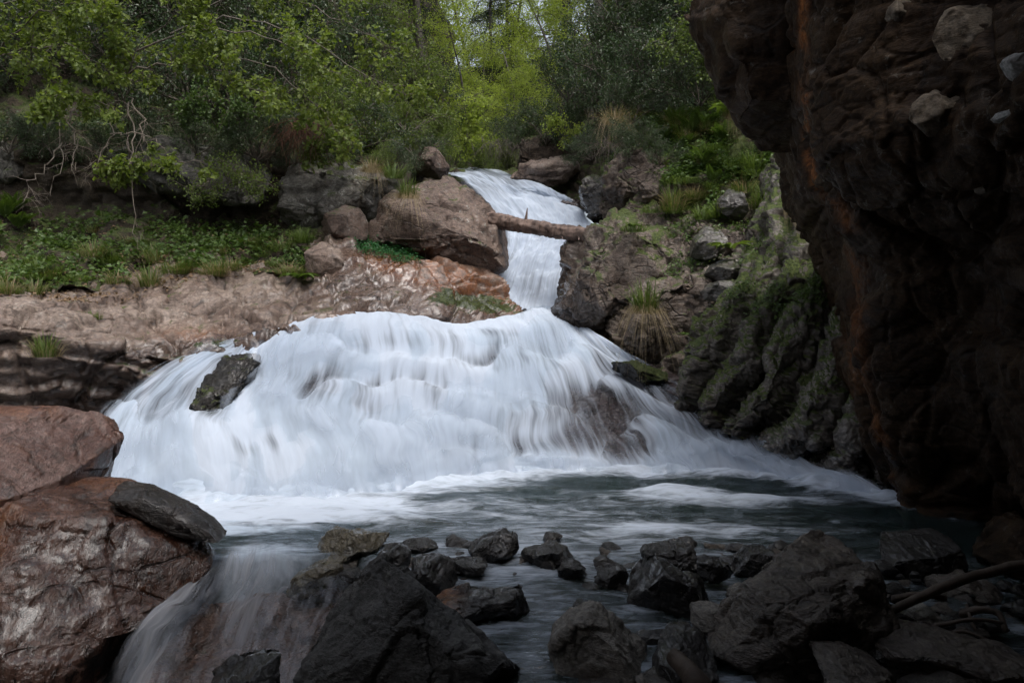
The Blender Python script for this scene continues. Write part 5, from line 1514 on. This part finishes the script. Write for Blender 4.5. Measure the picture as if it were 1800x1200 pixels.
cover('slope_herbs', [hillV], [(-30, 120), (300, 140), (560, 200), (700, 260), (640, 300), (300, 270), (-30, 250)], 7000, 0.06, 'ldark', 'dark leaves cloaking the left slope above the outcrops', 'ground cover', 703, 0.15)
cover('knoll_herbs', [rbankV], [(1070, 230), (1200, 195), (1330, 190), (1400, 240), (1380, 330), (1300, 390), (1240, 380), (1180, 330), (1080, 280)], 14000, 0.06, 'livy', 'fresh low herbs over the right knoll', 'ground cover', 704, 0.12)
cover('rib_moss_plants', [ribV], [(1310, 440), (1450, 380), (1460, 560), (1400, 620), (1300, 640), (1250, 600)], 4500, 0.028, 'livy', 'tiny green plants among moss on the ribbed rock', 'ground cover', 705, 0.03, thr=0.08)
cover('bank_herbs', [rbankV], [(1130, 400), (1230, 380), (1330, 400), (1330, 460), (1290, 600), (1200, 560), (1130, 500)], 2500, 0.045, 'livy', 'herbs rooted in the cracks of the right bank', 'ground cover', 706, 0.06, thr=0.1)
cover('cress_patch', [slabV], [(604, 426), (640, 422), (700, 440), (740, 462), (700, 464), (640, 448)], 2600, 0.035, 'cress', 'emerald green cress patch at the foot of the brown boulder', 'ground cover', 707, 0.07, thr=-9)

# broad-leaved herbs, each leaf its own
def herb(px, py, y, n, L, label, seed, mat='livy', w=0.36):
    rg = np.random.RandomState(seed)
    root = thing('broadleaf_herb', label, 'plant', P(px, py, y))
    for k in range(n):
        a = rg.uniform(0, 6.283)
        pts = wander(rg, (0, 0, -0.02), (math.cos(a), math.sin(a), 1.2), L * rg.uniform(0.7, 1.1), 6, 0.05, (math.cos(a) * .9, math.sin(a) * .9, -1.2))
        T = np.gradient(pts, axis=0)
        sd_ = np.cross(T, np.array((0, 0, 1.0)))
        sd_ /= np.maximum(np.linalg.norm(sd_, axis=1, keepdims=True), 1e-9)
        wd = L * w * np.array((0.08, 0.35, 0.85, 1.0, 0.85, 0.5, 0.02)) * 0.5
        up_ = np.cross(sd_, T)
        up_ /= np.maximum(np.linalg.norm(up_, axis=1, keepdims=True), 1e-9)
        V = np.stack((pts - sd_ * wd[:, None] + up_ * wd[:, None] * 0.3, pts, pts + sd_ * wd[:, None] + up_ * wd[:, None] * 0.3), 1)
        link('leaf', mesh('leaf', V, gridfaces(7, 3), M[mat]), root)
herb(522, 488, 11.35, 13, 0.36, 'broad-leaved green plant at the foot of the block on the slab', 801)
herb(1283, 435, 9.9, 15, 0.34, 'bright leafy rosette among the wet grey slabs', 802, 'grass')
herb(1278, 190, 11.7, 14, 0.40, 'bright broad-leaved plant below the overhang block', 803, 'grass')
herb(1220, 590, 9.35, 12, 0.24, 'leafy herb in the corner left of the ribbed rock', 804)
herb(1108, 398, 10.9, 10, 0.22, 'little leafy plant beside the log end', 805)

# red roots hanging from the left bank
def hang(name, label, cat, seed, px, py, y, n, L, spread, mat, r=0.006, part='strand'):
    rg = np.random.RandomState(seed)
    o0 = P(px, py, y)
    pl = Plant(seed)
    for k in range(n):
        p = o0 + np.array((rg.normal() * spread, -abs(rg.normal()) * 0.15, rg.normal() * 0.08))
        q = wander(rg, p, (rg.normal() * 0.5, -0.5, -0.4), L * rg.uniform(0.4, 1.1), 8, 0.16, (0, 0, -1.0))
        pl.wood.append((q, np.linspace(r, r * 0.35, 9)))
    o = link(name, pl.wood_mesh(name, M[mat], 3, o0), None, o0)
    tag(o, label, cat)
hang('hanging_roots', 'matted reddish roots hanging over the grey lichen rock', 'roots', 811, 545, 225, 13.0, 170, 0.85, 0.22, 'root')
hang('hanging_roots', 'dark roots dangling from the right knoll edge by the crest', 'roots', 812, 1075, 250, 14.0, 60, 0.7, 0.18, 'twigdk')
hang('hanging_roots', 'thin roots trailing over the brown rock behind the crest', 'roots', 813, 890, 252, 18.9, 60, 0.8, 0.35, 'twigdk', 0.008)

# ------------------------------------------------------------------ the fallen log across the upper fall
A0, A1 = P(856, 384, 13.4), P(1060, 416, 11.75)
nL, nS = 90, 28
tl_ = np.linspace(0, 1, nL)[:, None, None]
aa = np.linspace(0, 2 * math.pi, nS, endpoint=False)[None, :, None]
ax_ = unit(A1 - A0)
b1 = unit(np.cross(ax_, np.array((0, 0, 1.0))))
b2 = np.cross(b1, ax_)
rad = (0.130 - 0.025 * tl_) * (1 - 0.35 * (tl_ > 0.985) - 0.3 * (tl_ < 0.01))
V = A0 + (A1 - A0) * tl_ + rad * (np.cos(aa) * b1 + np.sin(aa) * b2) + np.array((0, 0, -0.03)) * np.sin(tl_ * 3.14)
d = V - (A0 + (A1 - A0) * tl_)
nz_ = fbm(np.stack((np.broadcast_to(tl_ * 3.0, (nL, nS, 1))[..., 0], np.cos(aa[..., 0]) + 0 * tl_[..., 0], np.sin(aa[..., 0]) + 0 * tl_[..., 0]), -1) * 2.2, 4, seed=91)
nz2 = fbm(np.stack((np.broadcast_to(tl_ * 14.0, (nL, nS, 1))[..., 0], 2.5 * np.cos(aa[..., 0]) + 0 * tl_[..., 0], 2.5 * np.sin(aa[..., 0]) + 0 * tl_[..., 0]), -1) * 1.6, 4, seed=92)
V = V + d * (0.26 * nz_ + 0.20 * nz2)[..., None]
i = np.arange(nL * nS).reshape(nL, nS)
j = np.roll(i, -1, 1)
Fl = np.stack((i[:-1], j[:-1], j[1:], i[1:]), -1).reshape(-1, 4)
VV = np.concatenate((V.reshape(-1, 3), [A0 - ax_ * 0.02, A1 + ax_ * 0.02]))
caps = np.concatenate((np.stack((i[0], np.roll(i[0], 1), np.full(nS, nL * nS)), -1), np.stack((i[-1], np.roll(i[-1], -1), np.full(nS, nL * nS + 1)), -1)))
log = thing('fallen_log', 'bare reddish log lying across the upper waterfall', 'log', A0)
link('log_trunk', mesh('log_trunk', VV - A0, [Fl, caps], M['wood']), log)
for t_, (dx_, dy_, dz_) in ((0.36, (0.02, -0.05, 0.16)), (0.52, (0.03, -0.12, -0.06)), (0.66, (0.02, -0.1, -0.10)), (0.82, (-0.02, -0.1, -0.08))):
    p = A0 + (A1 - A0) * t_ - A0
    e = p + np.array((dx_, dy_, dz_)) * 1.7
    V_, F_ = tube_geo([(np.linspace(p, e, 5), np.array((0.035, 0.028, 0.022, 0.015, 0.006)))], 7)
    link('branch_stub', mesh('branch_stub', V_, F_, M['wood']), log)

# ------------------------------------------------------------------ driftwood, bottom right
def stick(pts, r0, r1, label, name='driftwood_stick', cat='driftwood', seed=1, mat='drift', flat=1.0):
    C = np.array([P(*c) for c in pts])
    q = catmull(C, np.linspace(0, 1, 26))
    rg = np.random.RandomState(seed)
    q += np.stack([fbm(q * 6 + 3.1 * k, 2, seed=seed + k) for k in (1, 2, 3)], -1) * r0 * 0.5
    r = np.linspace(r0, r1, 26) * (1 + 0.06 * fbm(q * 5, 2, seed=seed))
    r[0] *= 0.3
    r[-1] *= 0.2
    V, Fc = tube_geo([(q, r)], 12)
    V += (0.16 * r0 * fbm(V * np.array((14, 14, 30)), 3, seed=seed))[:, None]
    o0 = C[0]
    o = link(name, mesh(name, V - o0, Fc, M[mat]), None, o0)
    tag(o, label, cat)
stick([(1548, 1082, 3.5), (1600, 1058, 3.55), (1660, 1032, 3.6), (1760, 1000, 3.7), (1840, 985, 3.75)], 0.020, 0.026, 'longest driftwood branch leaning up to the right under the overhang', seed=1)
stick([(1570, 1056, 3.62), (1610, 1046, 3.62), (1665, 1048, 3.6)], 0.022, 0.014, 'short broken stick against the longest driftwood branch', seed=2)
stick([(1686, 1078, 3.55), (1720, 1068, 3.5), (1756, 1080, 3.45), (1770, 1112, 3.4)], 0.020, 0.012, 'curved driftwood twig arching over dark stones', seed=3)
stick([(1600, 1112, 3.5), (1660, 1096, 3.45), (1720, 1088, 3.42), (1766, 1094, 3.4)], 0.012, 0.008, 'thin straight twig in the tangle at bottom right', seed=4)
stick([(1640, 1130, 3.4), (1690, 1108, 3.38), (1750, 1130, 3.3)], 0.010, 0.007, 'thin bent twig low in the tangle at bottom right', seed=5)
stick([(1700, 1060, 3.55), (1712, 1100, 3.45), (1730, 1130, 3.4)], 0.008, 0.006, 'upright thin twig crossing the tangle', seed=6)
stick([(1176, 1146, 2.95), (1200, 1166, 2.9), (1226, 1200, 2.82), (1240, 1230, 2.8)], 0.030, 0.055, 'blunt wedge of driftwood poking up before the slanting rock', seed=7)
